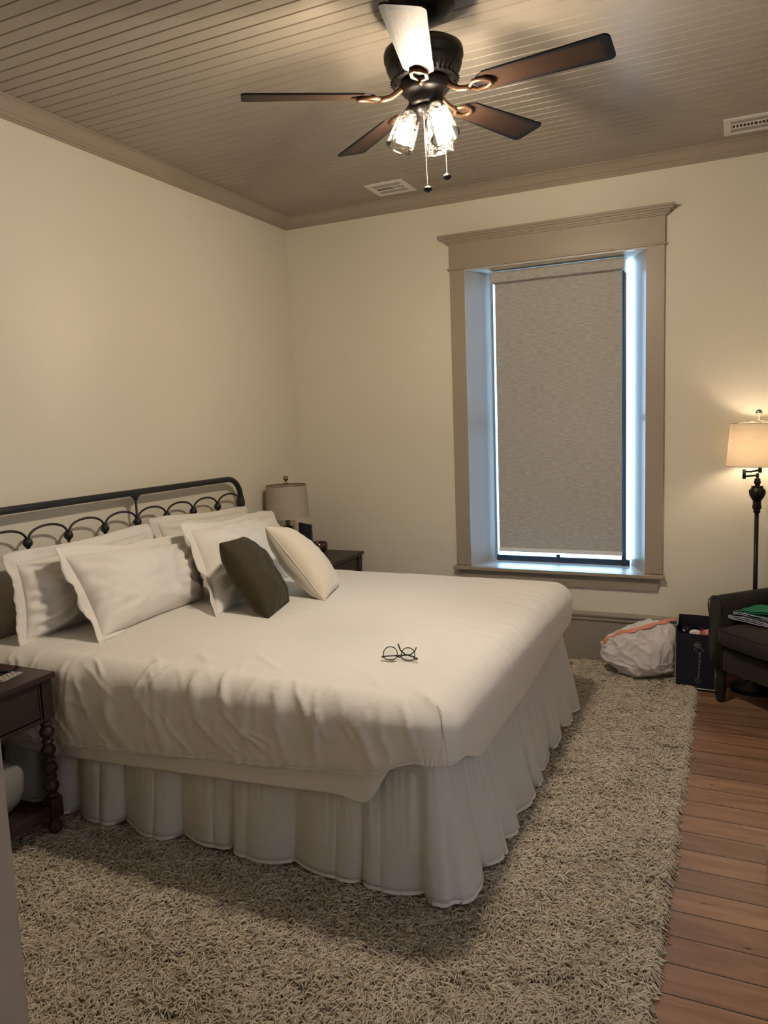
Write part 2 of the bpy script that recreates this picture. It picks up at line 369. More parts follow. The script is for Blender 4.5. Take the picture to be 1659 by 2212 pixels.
# baseboards with moulded cap
BP = [(0, 0), (.018, 0), (.018, .286), (.024, .290), (.030, .298), (.030, .304), (.022, .310), (.022, .316), (.034, .322), (.036, .332), (.028, .338), (.016, .344), (0, .347)]
bm = bmesh.new(); extrude_profile(bm, [(0, -x, z) for x, z in BP], (0, 0, 0), (XR, 0, 0)); obj('baseboard_back', bm, M['base'], kind='structure')
bm = bmesh.new(); extrude_profile(bm, [(x, 0, z) for x, z in BP], (0, YR, 0), (0, 0, 0)); obj('baseboard_left', bm, M['base'], kind='structure')
bm = bmesh.new(); extrude_profile(bm, [(-x, 0, z) for x, z in BP], (XR, YR, 0), (XR, 0, 0)); obj('baseboard_right', bm, M['base'], kind='structure')

# ---- window_1
win = empty('window_1', (0, 0, 0), kind='structure')
FX0, FX1, FY = 1.472, 2.366, .215
bm = bmesh.new(); box(bm, 1.252, WX0, -.022, 0, .615, 2.592, .003); box(bm, WX1, 2.590, -.022, 0, .615, 2.592, .003)
obj('casing', bm, M['trim'], win)
bm = bmesh.new(); box(bm, 1.250, 2.592, -.026, 0, 2.594, 2.757, .002); box(bm, 1.240, 2.602, -.034, 0, 2.586, 2.598, .003); obj('head_board', bm, M['trim'], win)
bm = bmesh.new()
for e_, z0, z1 in ((.010, 2.750, 2.760), (.020, 2.758, 2.768), (.030, 2.767, 2.779), (.045, 2.778, 2.790), (.058, 2.789, 2.803)):
    box(bm, 1.250-e_, 2.592+e_, -.026-e_, 0, z0, z1, .002)
obj('head_cap', bm, M['trim'], win)
bm = bmesh.new()
for X0, X1 in ((WX0, FX0), (WX1, FX1)):
    s = -1 if X0 < X1 else 1
    prism(bm, [(X0, -.018), (X1, FY+.05), (X1+s*.14, FY+.05), (X0+s*.02, -.018)] if True else [], .60, 2.60)
obj('side_jamb', bm, M['jamb'], win)
bm = bmesh.new()
q = [(WX0, -.018, 2.575), (WX1, -.018, 2.575), (FX1, FY+.05, 2.60), (FX0, FY+.05, 2.60)]
A = [bm.verts.new(v) for v in q]; B = [bm.verts.new((v[0], v[1], 2.64)) for v in q]
for i in range(4): bm.faces.new((A[i], A[(i+1) % 4], B[(i+1) % 4], B[i]))
bm.faces.new(A); bm.faces.new(B); obj('head_jamb', bm, M['jamb'], win)
bm = bmesh.new(); box(bm, 1.238, 2.600, -.060, 0, .590, .612, .004); obj('stool', bm, M['trim'], win)
bm = bmesh.new(); box(bm, WX0, WX1, -.02, FY+.05, .585, .613); obj('sill', bm, M['jamb'], win)
bm = bmesh.new(); A = [bm.verts.new(v) for v in ((1.262, -.022, .590), (2.580, -.022, .590), (2.558, -.022, .507), (1.284, -.022, .507))]
B = [bm.verts.new((v.co.x, 0, v.co.z)) for v in A]
for i in range(4): bm.faces.new((A[i], A[(i+1) % 4], B[(i+1) % 4], B[i]))
bm.faces.new(A); bm.faces.new(B); obj('apron', bm, M['trim'], win)
bm = bmesh.new(); box(bm, FX0, FX0+.003, FY, FY+.04, .613, 2.60); box(bm, 2.318, 2.346, FY-.01, FY+.04, .613, 2.60); box(bm, FX0, FX1, FY, FY+.04, .613, .652); box(bm, FX0, 2.34, FY, FY+.04, 2.55, 2.60)
box(bm, FX0+.04, 2.34, FY+.005, FY+.04, 1.56, 1.60)
obj('sash', bm, M['sash'], win)
obj('pane', BX(FX0+.01, FX1-.01, FY+.022, FY+.026, .63, 2.58), M['pane'], win)
bm = bmesh.new(); box(bm, 1.89, 1.915, FY-.015, FY, .640, .672, .003); obj('sash_lift', bm, M['sash'], win)
# ---- window_2 in the right wall (out of the picture), moved and widened to fill the bed's near side with daylight
w2 = empty('window_2', (XR, 0, 0), kind='structure')
obj('added_sheer', BX(.15, .1512, V0+.01, V1-.01, .66, 2.58), M['sheer'], w2)  # unseen sheer, added to soften and warm the incoming daylight
bm = bmesh.new(); box(bm, -.022, 0, V0-.11, V0, .6, 2.6); box(bm, -.022, 0, V1, V1+.11, .6, 2.6); box(bm, -.03, 0, V0-.11, V1+.11, 2.6, 2.77); box(bm, -.05, 0, V0-.13, V1+.13, .575, .6)
obj('casing', bm, M['trim'], w2)
bm = bmesh.new(); box(bm, .2, .24, V0, V0+.04, .6, 2.6); box(bm, .2, .24, V1-.04, V1, .6, 2.6); box(bm, .2, .24, V0, V1, .6, .65); box(bm, .2, .24, V0, V1, 1.56, 1.6)
obj('sash', bm, M['sash'], w2)
obj('pane', BX(.218, .222, V0, V1, .6, 2.6), M['pane'], w2)
# ---- door leaf beside the camera
d0, d1 = Vector((2.361, -4.428, 0)), Vector((2.06, -5.22, 0)); dd = (d1-d0); L = dd.length; ang = math.atan2(dd.y, dd.x)
door = empty('door_1', d0, rz=ang, kind='structure')
bm = bmesh.new(); box(bm, 0, L, -.040, 0, .012, 2.08, .002)
for z0, z1 in ((.25, .95), (1.12, 1.9)):
    for x0, x1 in ((.11, .39), (.47, L-.11)): box(bm, x0, x1, -.002, .004, z0, z1, .002)
obj('door_leaf', bm, M['door'], door)
bm = bmesh.new(); mt = Matrix.Translation((.032, 0, 1.048)) @ Matrix.Rotation(-PI/2, 4, 'X')
lathe(bm, [(.012, 0), (.012, .003), (.007, .005), (.006, .007), (.0, .008)], 16, mt); obj('door_latch_plate', bm, M['brass'], door)

# ---- roller blind
bl = empty('roller_blind', (1.92, .15, 2.53), label='lowered grey beige roller blind inside the taupe-trimmed window', cat='blind')
bm = bmesh.new(); pr = arc(0, 0, .04, -PI*.9, PI*.5, 10)
P_ = [(0, -.055, -.033), (0, -.058, -.028), (0, -.058, .022), (0, -.048, .036), (0, .02, .036), (0, .02, -.033)]
extrude_profile(bm, P_, (-.422, 0, 0), (.424, 0, 0)); obj('cassette', bm, M['blind'], bl)
bm = bmesh.new(); box(bm, .4245, .430, -.05, .03, -.05, .036, .001); obj('end_bracket', bm, M['white_pl'], bl)
obj('fabric', BX(-.412, .407, .0, .0012, -1.815, -.02), M['blind'], bl)
bm = bmesh.new(); box(bm, -.414, .410, -.006, .006, -1.840, -1.812, .003); obj('hem_bar', bm, M['white_pl'], bl)
bm = bmesh.new(); box(bm, -.032, .032, -.012, -.006, -1.838, -1.812, .002); obj('pull_tab', bm, M['white_pl'], bl)

# ------------------------------------------------------------------ ceiling vents
def vent(x, y, label, wx=.26):
    t_ = empty('ceiling_vent', (x, y, H), label=label, cat='vent', group='white ceiling vents')
    bm = bmesh.new(); hx, hy = wx/2, .125
    for a in ((-hx, hx, -hy, -hy+.035), (-hx, hx, hy-.035, hy), (-hx, -hx+.035, -hy+.035, hy-.035), (hx-.035, hx, -hy+.035, hy-.035)): box(bm, a[0], a[1], a[2], a[3], -.006, -.0005)
    box(bm, -hx+.035, hx-.035, -.036, -.028, -.006, -.001); box(bm, -hx+.035, hx-.035, .028, .036, -.006, -.001)
    obj('vent_frame', bm, M['white_pl'], t_)
    obj('shade_plate', BX(-hx+.034, hx-.034, -hy+.034, hy-.034, -.0015, -.0005), M['vent_shade'], t_)  # flat dark plate, its colour stands in for shade inside the vent
    bm = bmesh.new()
    box(bm, -hx+.037, hx-.037, -.085, -.040, -.004, -.002); box(bm, -hx+.037, hx-.037, .040, .085, -.0045, -.002)
    obj('damper_panel', bm, M['grey_slot'], t_)
    n = int((wx-.08)/.0155)
    for i in range(n):
        xx = -hx+.042+i*(wx-.084)/(n-1)
        f_ = obj('fin', BX(-.003, .003, -.027, .027, -.005, -.0018), M['white_pl'], t_); f_.location = (xx, 0, 0); f_.rotation_euler = (0, .6 if i < n/2 else -.6, 0)
    bm = bmesh.new(); box(bm, .03, .036, hy-.045, hy-.040, -.016, -.004, .001) ; obj('lever', bm, M['white_pl'], t_)
    return t_
vent(.968, -.295, 'white square ceiling vent behind the fan pull chains')
vent(3.045, -.295, 'white ceiling vent at the right edge above the floor lamp', .29)

# ------------------------------------------------------------------ ceiling fan
FZ = 2.780
fan = empty('ceiling_fan', (1.944, -2.179, FZ), label='dark bronze five-blade ceiling fan with three lit glass shades', cat='ceiling fan', rot=(.0345, -.019, 0))
up = H - FZ
bm = bmesh.new(); lathe(bm, [(.0, up-.002), (.120, up-.002), (.120, up-.018), (.112, up-.030), (.080, up-.055), (.035, up-.070), (.0, up-.072)], 40); obj('canopy', bm, M['bronze'], fan, True)
bm = bmesh.new(); lathe(bm, [(.016, .15), (.016, up-.06)], 16); obj('downrod', bm, M['bronze'], fan, True)
bm = bmesh.new(); lathe(bm, [(.0, .172), (.06, .170), (.125, .162), (.140, .152), (.143, .142), (.143, .122), (.137, .117), (.137, .100), (.130, .080), (.116, .062), (.100, .052), (.0, .050)], 48); obj('motor_housing', bm, M['bronze'], fan, True)
bm = bmesh.new()
for i in range(36):
    mt = Matrix.Rotation(2*PI*i/36, 4, 'Z') @ Matrix.Translation((.113, 0, .055)) @ Matrix.Rotation(.7, 4, 'Y')
    box(bm, -.014, .014, -.003, .003, -.004, .004, .001, mt)
obj('vent_ribs', bm, M['bronze'], fan)
bm = bmesh.new(); lathe(bm, [(.0, .052), (.085, .050), (.088, .040), (.088, .018), (.080, .008), (.066, .002), (.063, -.010), (.062, -.028), (.056, -.036), (.0, -.038)], 40); obj('switch_housing', bm, M['bronze'], fan, True)
bm = bmesh.new(); lathe(bm, [(.0, -.034), (.048, -.036), (.050, -.048), (.040, -.060), (.018, -.066), (.0, -.068)], 32); obj('light_fitter', bm, M['bronze'], fan, True)
# blades
def blade_poly():
    r0, r1, w0, w1 = .185, .66, .052, .069; pts = []
    pts += [(r0+.015, -w0*.55), (r0+.045, -w0)]
    c = .022
    pts += [(x, y) for x, y in arc(r1-c, -w1+c, c, -PI/2, 0, 5)] + [(x, y) for x, y in arc(r1-c, w1-c, c, 0, PI/2, 5)]
    pts += [(r0+.045, w0), (r0+.015, w0*.55), (r0, w0*.2), (r0, -w0*.2)]
    return pts
b0 = bmesh.new(); prism(b0, blade_poly(), -.003, .003, bev=.0012)
me_blade = None
i0 = bmesh.new()
pts = [(.062, 0, .034), (.085, 0, .026), (.105, 0, .010), (.128, 0, -.004), (.155, 0, -.010), (.172, 0, -.010)]
tube(i0, pts, [.012, .012, .011, .010, .010, .012], 8, flat=.6, up=(0, 1, 0))
hexp = [(.168, 0), (.190, -.026), (.228, -.026), (.248, -.010), (.248, .010), (.228, .026), (.190, .026)]
tube(i0, [(x, y, -.009) for x, y in hexp], .0075, 8, closed=True)
PITCH = .20
first = None
for k in range(5):
    a = -.0411 + k*2*PI/5
    if first is None:
        bl_ = obj('blade', b0, M['blade'], fan); ir = obj('blade_bracket', i0, M['brass'], fan, True)
        first = (bl_, ir)
    else:
        bl_, ir = first[0].copy(), first[1].copy(); COL.objects.link(bl_); COL.objects.link(ir)
    bl_.rotation_euler = Matrix.Rotation(a, 3, 'Z').to_euler()
    R_ = Matrix.Rotation(a, 4, 'Z') @ Matrix.Rotation(-PITCH, 4, 'X')
    bl_.rotation_euler = R_.to_euler(); bl_.location = (0, 0, .0)
    ir.rotation_euler = R_.to_euler()
# lights
for k, deg in enumerate((205, 325, 85)):
    a = math.radians(deg)
    base = Matrix.Rotation(a, 4, 'Z') @ Matrix.Translation((.052, 0, -.048)) @ Matrix.Rotation(PI - .42, 4, 'Y')
    bm = bmesh.new(); lathe(bm, [(.0, -.022), (.018, -.020), (.022, -.008), (.024, .006), (.020, .012), (.0, .013)], 24, base); sk = obj('lamp_socket', bm, M['bronze'], fan, True)
    bm = bmesh.new(); prf = [(.026, .004), (.034, .012), (.040, .030), (.044, .060), (.048, .095), (.052, .135)]
    open_lathe(bm, prf, 40, base); open_lathe(bm, [(r-.0022, z) for r, z in prf], 40, base)
    sh = obj('glass_shade', bm, M['seeded'], fan, True)
    bm = bmesh.new(); mt = base @ Matrix.Translation((0, 0, .135)); tube(bm, [(mt @ Vector((.051*math.cos(t_), .051*math.sin(t_), 0))) for t_ in [2*PI*i/40 for i in range(40)]], .0018, 6, closed=True)
    obj('rim', bm, M['clear'], sh, True)
    bm = bmesh.new(); lathe(bm, [(.0, .012), (.011, .014), (.013, .026), (.022, .044), (.0265, .060), (.0, .0605)], 20, base); bb = obj('bulb', bm, M['white_pl'], sh, True)
    bm = bmesh.new(); lathe(bm, [(.0265, .0607), (.0275, .070), (.025, .084), (.016, .095), (.0, .099)], 20, base); obj('lit_dome', bm, M['bulb'], fan, True)
for (x, y, z1) in ((.005, -.045, -.330), (.062, .010, -.285)):
    bm = bmesh.new(); n = int((z1*-1-.03)/.0052)
    tube(bm, [(x, y, -.03), (x, y, z1)], .0008, 6)
    for i in range(n): sphere(bm, (x, y, -.035-i*.0052), .0012, 4)
    ch = obj('pull_chain', bm, M['nick'], fan, True)
    bm = bmesh.new(); lathe(bm, [(.0, .010), (.004, .009), (.013, .004), (.0165, -.002), (.014, -.007), (.006, -.012), (.002, -.013), (.0, -.016)], 20, Matrix.Translation((x, y, z1))); obj('chain_pull', bm, M['bronze'], ch, True)

# ------------------------------------------------------------------ bed
bed = empty('bed', (1.1, -1.79, 0), label='king bed with black iron headboard of small arches', cat='bed')
bx, by = 1.1, -1.79
def L_(p): return (p[0]-bx, p[1]-by, p[2])
HX = .07; YL, YRR = -2.735, -.845
pts = [(HX, YRR, .05), (HX, YRR, 1.17)] + [(HX, YRR-.13+.13*math.cos(a), 1.17+.118*math.sin(a)) for a in [PI/2*i/8 for i in range(1, 9)]]
pts += [(HX, YL+.13-.13*math.sin(a), 1.17+.118*math.cos(a)) for a in [PI/2*i/8 for i in range(0, 9)]] + [(HX, YL, .05)]
bm = bmesh.new(); tube(bm, [L_(p) for p in pts], .0175, 14); obj('headboard_rail', bm, M['iron'], bed, True)
nodes_y = [-.855] + [-.855-.2337*k for k in range(1, 8)] + [-2.725]
for k in range(8):
    y0, y1 = nodes_y[k], nodes_y[k+1]; yc, ry = (y0+y1)/2, abs(y0-y1)/2
    bm = bmesh.new(); tube(bm, [L_((HX, yc+ry*math.cos(a)*.97, 1.132+.064*math.sin(a)**.8)) for a in [PI*i/20 for i in range(21)]], .0058, 8)
    obj('arch', bm, M['iron'], bed, True)
for k in range(1, 8):
    y_ = nodes_y[k]; top = 1.285 if k == 4 else 1.135
    bm = bmesh.new(); tube(bm, [L_((HX, y_, .50)), L_((HX, y_, top))], .0062, 8)
    if k == 4: lathe(bm, [(.007, 0), (.012, .012), (.022, .026), (.036, .036), (.040, .042)], 16, Matrix.Translation(L_((HX, y_, 1.235))) @ Matrix.Diagonal((.5, 1, 1, 1)))
    sp_ = obj('spindle', bm, M['iron'], bed, True)
    bm = bmesh.new(); lathe(bm, [(.0, -.030), (.009, -.028), (.010, -.022), (.018, -.016), (.022, -.006), (.022, .004), (.017, .014), (.010, .021), (.0, .023)], 14, Matrix.Translation(L_((HX, y_, 1.130)))); obj('casting_knot', bm, M['iron'], sp_, True)
for y_ in (YL, YRR):
    bm = bmesh.new(); lathe(bm, [(.018, -.05), (.024, -.042), (.021, -.030), (.027, -.010), (.027, .012), (.021, .028), (.024, .036), (.018, .044)], 16, Matrix.Translation(L_((HX, y_, 1.125)))); obj('post_collar', bm, M['iron'], bed, True)
bm = bmesh.new(); tube(bm, [L_((HX, YL, .50)), L_((HX, YRR, .50))], .009, 8); obj('lower_rail', bm, M['iron'], bed, True)
bm = bmesh.new(); tube(bm, [L_((HX+.01, YL-.02, .700)), L_((HX+.01, -2.58, .700))], .0125, 10); mid = obj('side_bar', bm, M['iron'], bed, True)
bm = bmesh.new(); tube(bm, [L_((HX+.01, -2.690, .700)), L_((HX+.01, -2.655, .700))], .0135, 12); lb = obj('label_tag', bm, M['white_pl'], bed, True); lb['label'] = 'white wrapped sticker on the black bar'
bm = bmesh.new(); box(bm, *[v-bx for v in (.12, 2.10)], *[v-by for v in (-2.70, -.87)], .20, .44, .03); obj('box_spring', bm, M['skirt'], bed)
for X_ in (.2, 2.0):
    for Y_ in (-2.6, -.95):
        bm = bmesh.new(); tube(bm, [L_((X_, Y_, .012)), L_((X_, Y_, .21))], .02, 10); obj('leg', bm, M['iron'], bed, True)
bm = bmesh.new(); box(bm, .11, 2.12, -2.72, -.85, .445, BED_Z-.035, .05); tag(obj('mattress', bm, M['skirt']), 'thick mattress under the white coverlet', 'mattress')

# bed skirt: gathered cloth along near side, foot, far side
def skirt():
    r_ = .05; x1, y0, y1 = 2.122, -2.700, -.850; path = []
    for i in range(420): path.append((.10+(x1-r_-.10)*i/420, y0, 0, -1))
    for i in range(12): a = -PI/2+PI/2*i/12; path.append((x1-r_+r_*math.cos(a), y0+r_+r_*math.sin(a), math.cos(a), math.sin(a)))
    for i in range(420): path.append((x1, y0+r_+(y1-y0-2*r_)*i/420, 1, 0))
    for i in range(12): a = PI/2*i/12; path.append((x1-r_+r_*math.cos(a), y1-r_+r_*math.sin(a), math.cos(a), math.sin(a)))
    for i in range(121): path.append((x1-r_-(x1-r_-.9)*i/120, y1, 0, 1))
    nz_ = 18; V, Fc = [], []; s = 0; n = len(path); rs = random.Random(4)
    near = 2.122-.05-.10; arcl = .05*PI/2; L2 = y1-y0-2*r_
    brk = [-.1, .20, .42, .66, .95, 1.21, 1.47, 1.74, 1.955, near+arcl*.5+.005] + [near+arcl+v for v in (.14, .33, .50, .78, .93, 1.20, 1.44, 1.62, L2+.1)]
    k_ = brk[-1]
    while k_ < 4.8: k_ += rs.uniform(.16, .28); brk.append(k_)
    amps = [rs.uniform(.032, .070) for _ in brk]; skw = [rs.choice((.62, 1.5)) * rs.uniform(.85, 1.15) for _ in brk]
    for i, (x, y, nx, ny) in enumerate(path):
        if i: s += math.hypot(x-path[i-1][0], y-path[i-1][1])
        foot = max(0, nx)
        b_ = max(j for j in range(len(brk)) if brk[j] <= s); b_ = min(b_, len(brk)-2)
        t_ = min(1, (s-brk[b_])/(brk[b_+1]-brk[b_])); tt = t_**skw[b_]
        bulge = max(0, math.sin(PI*tt))**.42; sub = abs(math.sin(PI*(tt*2+.25*noise.noise(Vector((b_*3.3, 0, 0))))))**.5
        fine = noise.noise(Vector((s*46, 0, 0)))+.6*noise.noise(Vector((s*95, 3, 0)))
        for k in range(nz_+1):
            f = k/nz_; z = .555*(1-f)+.040*f
            z += (1-f)*(.025*foot-.012*(1-foot))
            amp = amps[b_]*(.08+.92*f**1.15)
            o_ = amp*(.78*bulge+.22*sub*bulge) + (.0055+.004*foot)*fine*(1-f)**1.3 + .008*f*noise.noise(Vector((s*9, f*2, 7)))
            o_ += f*.010 + foot*.058*f**1.4 + .006*math.sin(f*PI)
            # wandering of the folds on the way down
            sh = .02*f*noise.noise(Vector((s*2, f*1.5, 9)))
            z += f**3*(.010*(1-bulge) + .010*noise.noise(Vector((s*3, 1, 1))))
            V.append((x+nx*o_-ny*sh, y+ny*o_+nx*sh, z))
    for i in range(n-1):
        for k in range(nz_):
            a = i*(nz_+1)+k; b = a+nz_+1; Fc.append((a, b, b+1, a+1))
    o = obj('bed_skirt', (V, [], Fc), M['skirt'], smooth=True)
    md = o.modifiers.new('solid', 'SOLIDIFY'); md.thickness = .0012
    # hem band
    V2, F2 = [], []
    for i in range(n):
        a = Vector(V[i*(nz_+1)+nz_]); b = Vector(V[i*(nz_+1)+nz_-1]); nx, ny = path[i][2:]; nn = Vector((nx, ny, 0))*.0016
        V2 += [tuple(a+nn-Vector((0,0,.001))), tuple(a.lerp(b, .42)+nn)]
    for i in range(n-1): F2.append((2*i, 2*i+2, 2*i+3, 2*i+1))
    h = obj('hem', (V2, [], F2), M['linen'], o, True)
    return tag(o, 'gathered white bed skirt hanging to the rug around the bed', 'bed skirt')
skirt()

# cloth over the bed
def drape(name, z_top, x0, X1, Y0, Y1, r, side, foot, nu, nv, out, creases, amp, seed, material):
    """cloth grid over a block; side(x)->drop of the near side, foot drop; far side uses same"""
    V, Fc = [], []
    us = np.linspace(0, 1, nu+1); vs = np.linspace(-1, 1, nv+1)
    cxm = X1-r; cy0 = Y0+r; cy1 = Y1-r
    for iu in range(nu+1):
        u = us[iu]*( (cxm-x0) + 1.0 )            # last 1.0 unit = foot drop region
        du = 0. if u <= cxm-x0 else (u-(cxm-x0)); X = x0+min(u, cxm-x0)
        for iv in range(nv+1):
            t_ = iv/nv*((cy1-cy0)+2.0)-1.0        # 1.0 unit each side
            dv = -t_ if t_ < 0 else (t_-(cy1-cy0) if t_ > cy1-cy0 else 0.); sv = -1 if t_ < 0 else 1
            Y = cy0+min(max(t_, 0), cy1-cy0)
            d = max(du, dv)
            sag = 0.
            if d == 0: P0 = Vector((X, Y, z_top)); n_ = Vector((0, 0, 1)); arc_s = 0
            else:
                hyp = math.hypot(du, dv); dx, dy = du/hyp, sv*dv/hyp
                wf = dx*dx
                drop = side(X, sv)*(1-wf)+foot(Y)*wf
                total = r*PI/2 + max(0, drop-r)
                s_ = d*total
                if s_ < r*PI/2: a = s_/r; ou, dn = r*math.sin(a), r*(1-math.cos(a)); n_ = Vector((dx*math.sin(a), dy*math.sin(a), math.cos(a)))
                else: ou, dn = r, r+s_-r*PI/2; n_ = Vector((dx, dy, 0))
                g = min(1, dn/max(drop, .01)); ou += out(X, g, wf)
                P0 = Vector((X+dx*ou, Y+dy*ou, z_top-dn))
            # crown of the bed
            e_ = min((Y-cy0)/.5, (cy1-Y)/.5, (cxm-X)/.4, 1); P0.z += .014*max(0, e_)
            ca, cb_ = u*1.0, t_
            if du: ca = (cxm-x0)+du*(r*1.57+.25-r)
            if dv: cb_ = -dv*(r*1.57+side(X, sv)-r) if sv < 0 else cy1-cy0+dv*.4
            hgt = creases(ca, cb_, d, sv, P0)
            V.append(P0+n_*hgt)
    for i in range(nu):
        for k in range(nv):
            a = i*(nv+1)+k; b = a+nv+1; Fc.append((a, b, b+1, a+1))
    o = obj(name, ([tuple(v) for v in V], [], Fc), material, smooth=True)
    return o
rc = random.Random(11)
CRE = []
def add_crease(a, b, cz, w_, h_): CRE.append((Vector((a[0], a[1])), Vector((b[0], b[1])), cz, w_, h_))
for i in range(46):        # near side crosswise puckers
    x = rc.uniform(.15, 2.0); y = rc.uniform(-.42, .12); an = rc.choice((rc.uniform(.9, 1.5), rc.uniform(-.9, -.3), rc.uniform(2.0, 2.6))); l = rc.uniform(.08, .26)
    add_crease((x, y), (x+l*math.cos(an), y+l*math.sin(an)), 0, rc.uniform(.006, .016), rc.uniform(.004, .011))
for i in range(34):        # soft hanging folds
    x = rc.uniform(.1, 2.0); l = rc.uniform(.15, .33); y = rc.uniform(-.12, .03)
    add_crease((x, y), (x+rc.uniform(-.06, .12), y-l), 0, rc.uniform(.010, .024), rc.uniform(.005, .012))
for i in range(40):        # fine puckers at the foot edge
    y = rc.uniform(.25, 1.75); x = rc.uniform(1.72, 2.0); l = rc.uniform(.12, .3)
    add_crease((x, y), (x+l, y-rc.uniform(.02, .16)), 0, rc.uniform(.006, .012), rc.uniform(.003, .007))
for i in range(16):        # sparse long creases on the top
    x = rc.uniform(.7, 1.8); y = rc.uniform(.1, 1.6); an = rc.uniform(-.5, .3); l = rc.uniform(.2, .5)
    add_crease((x, y), (x+l*math.cos(an), y+l*math.sin(an)), 0, rc.uniform(.008, .014), rc.uniform(.0012, .003))
def crease_field(a, b, d, sv, P):
    h = (.0035*math.sin(a*115+3*noise.noise(Vector((a*6, 0, 0))))*max(0, (d-.80)/.2)**2 if sv < 0 and b < 0 else 0)
    h += .004*fbm(a*3.2, b*3.2, 1.3, 2) + .0016*noise.noise(Vector((a*17, b*17, 2)))
    p = Vector((a, b))
    for A_, B_, _, w_, h_ in CRE:
        if abs(a-(A_.x+B_.x)/2) > .35 or abs(b-(A_.y+B_.y)/2) > .35: continue
        ab = B_-A_; t_ = (p-A_).dot(ab)/ab.dot(ab)
        if t_ < -.1 or t_ > 1.1: continue
        wob = .012*noise.noise(Vector((t_*3, A_.x*9, A_.y*9)))
        dist = (p-(A_+ab*t_)).dot(Vector((-ab.y, ab.x)).normalized())+wob
        if abs(dist) > 3.2*w_: continue
        h += h_*(.45*math.exp(-(dist/w_)**2)+.75*math.exp(-abs(dist)/w_*1.6))*max(0, math.sin(PI*min(max((t_+.1)/1.2, 0), 1)))
    return h
def sstep(a, b, x): t_ = min(max((x-a)/(b-a), 0), 1); return t_*t_*(3-2*t_)
def side_upper(x, sv): return (.372-.108*min(max((x-.45)/1.43, 0), 1)-.075*sstep(1.86, 2.10, x)) if sv < 0 else .26
def foot_upper(y): return .20+.080*sstep(-2.69, -2.45, y)-.055*sstep(-1.9, -1.1, y)
def side_lower(x, sv): return (.425-.078*min(max((x-.45)/1.43, 0), 1)+.020*math.exp(-((x-1.86)/.05)**2)-.17*sstep(1.875, 2.03, x)) if sv < 0 else .26
def out_upper(X, g, wf):
    o_ = .030*math.sin(PI*min(g*1.05, 1))
    return o_*(1-wf)*.7 + wf*(.032*math.sin(PI*g*.62)-.022*g**3) + .006*fbm(X*6, g*2, 4, 2)*g
def out_lower(X, g, wf): return .012*math.sin(PI*g)+.004*fbm(X*5, g*2, 9, 2)*g
cov = drape('coverlet', BED_Z, .06, 2.185, -2.788, -.81, .085, side_upper, foot_upper, 300, 380, out_upper, crease_field, 1, 1, M['linen'])
cov.modifiers.new('solid', 'SOLIDIFY').thickness = .003
hp = [cov.data.vertices[i*381].co.copy()+Vector((0, -.0035, .012)) for i in range(0, 301, 2)]
hp = [p_ for p_ in hp if p_.x < 2.12 and p_.y < -2.7]
bm = bmesh.new(); tube(bm, hp, .0016, 6); obj('hem_stitching', bm, M['linen'], cov, True)
tag(cov, 'plain white coverlet spread over the whole bed', 'coverlet')
bm = bmesh.new()
pts = []
for i in range(14):
    f = i/13; a_ = .35+f*1.25; pts.append((2.115+.068*min(1, math.sin(min(a_, PI/2)))+.004*math.sin(f*9), -2.722-.062*min(1, math.sin(min(a_, PI/2)))-.008*f, BED_Z-.085*(1-math.cos(min(a_, PI/2)))-.095*max(0, f-.45)/.55))
tube(bm, pts, [.0012+.0014*abs(math.sin(i*2.1)) for i in range(14)], 6); obj('corner_seam', bm, M['cream'], cov, True)
low = drape('flat_sheet', BED_Z-.008,   .09, 2.172, -2.762, -.82, .08, side_lower, lambda y: .16, 150, 240, out_lower, lambda a, b, d, sv, P: .003*fbm(a*4, b*4, 5, 2), 1, 2, M['linen'])
low.modifiers.new('solid', 'SOLIDIFY').thickness = .003
tag(low, 'white sheet hem peeking out below the coverlet on the near side', 'sheet')

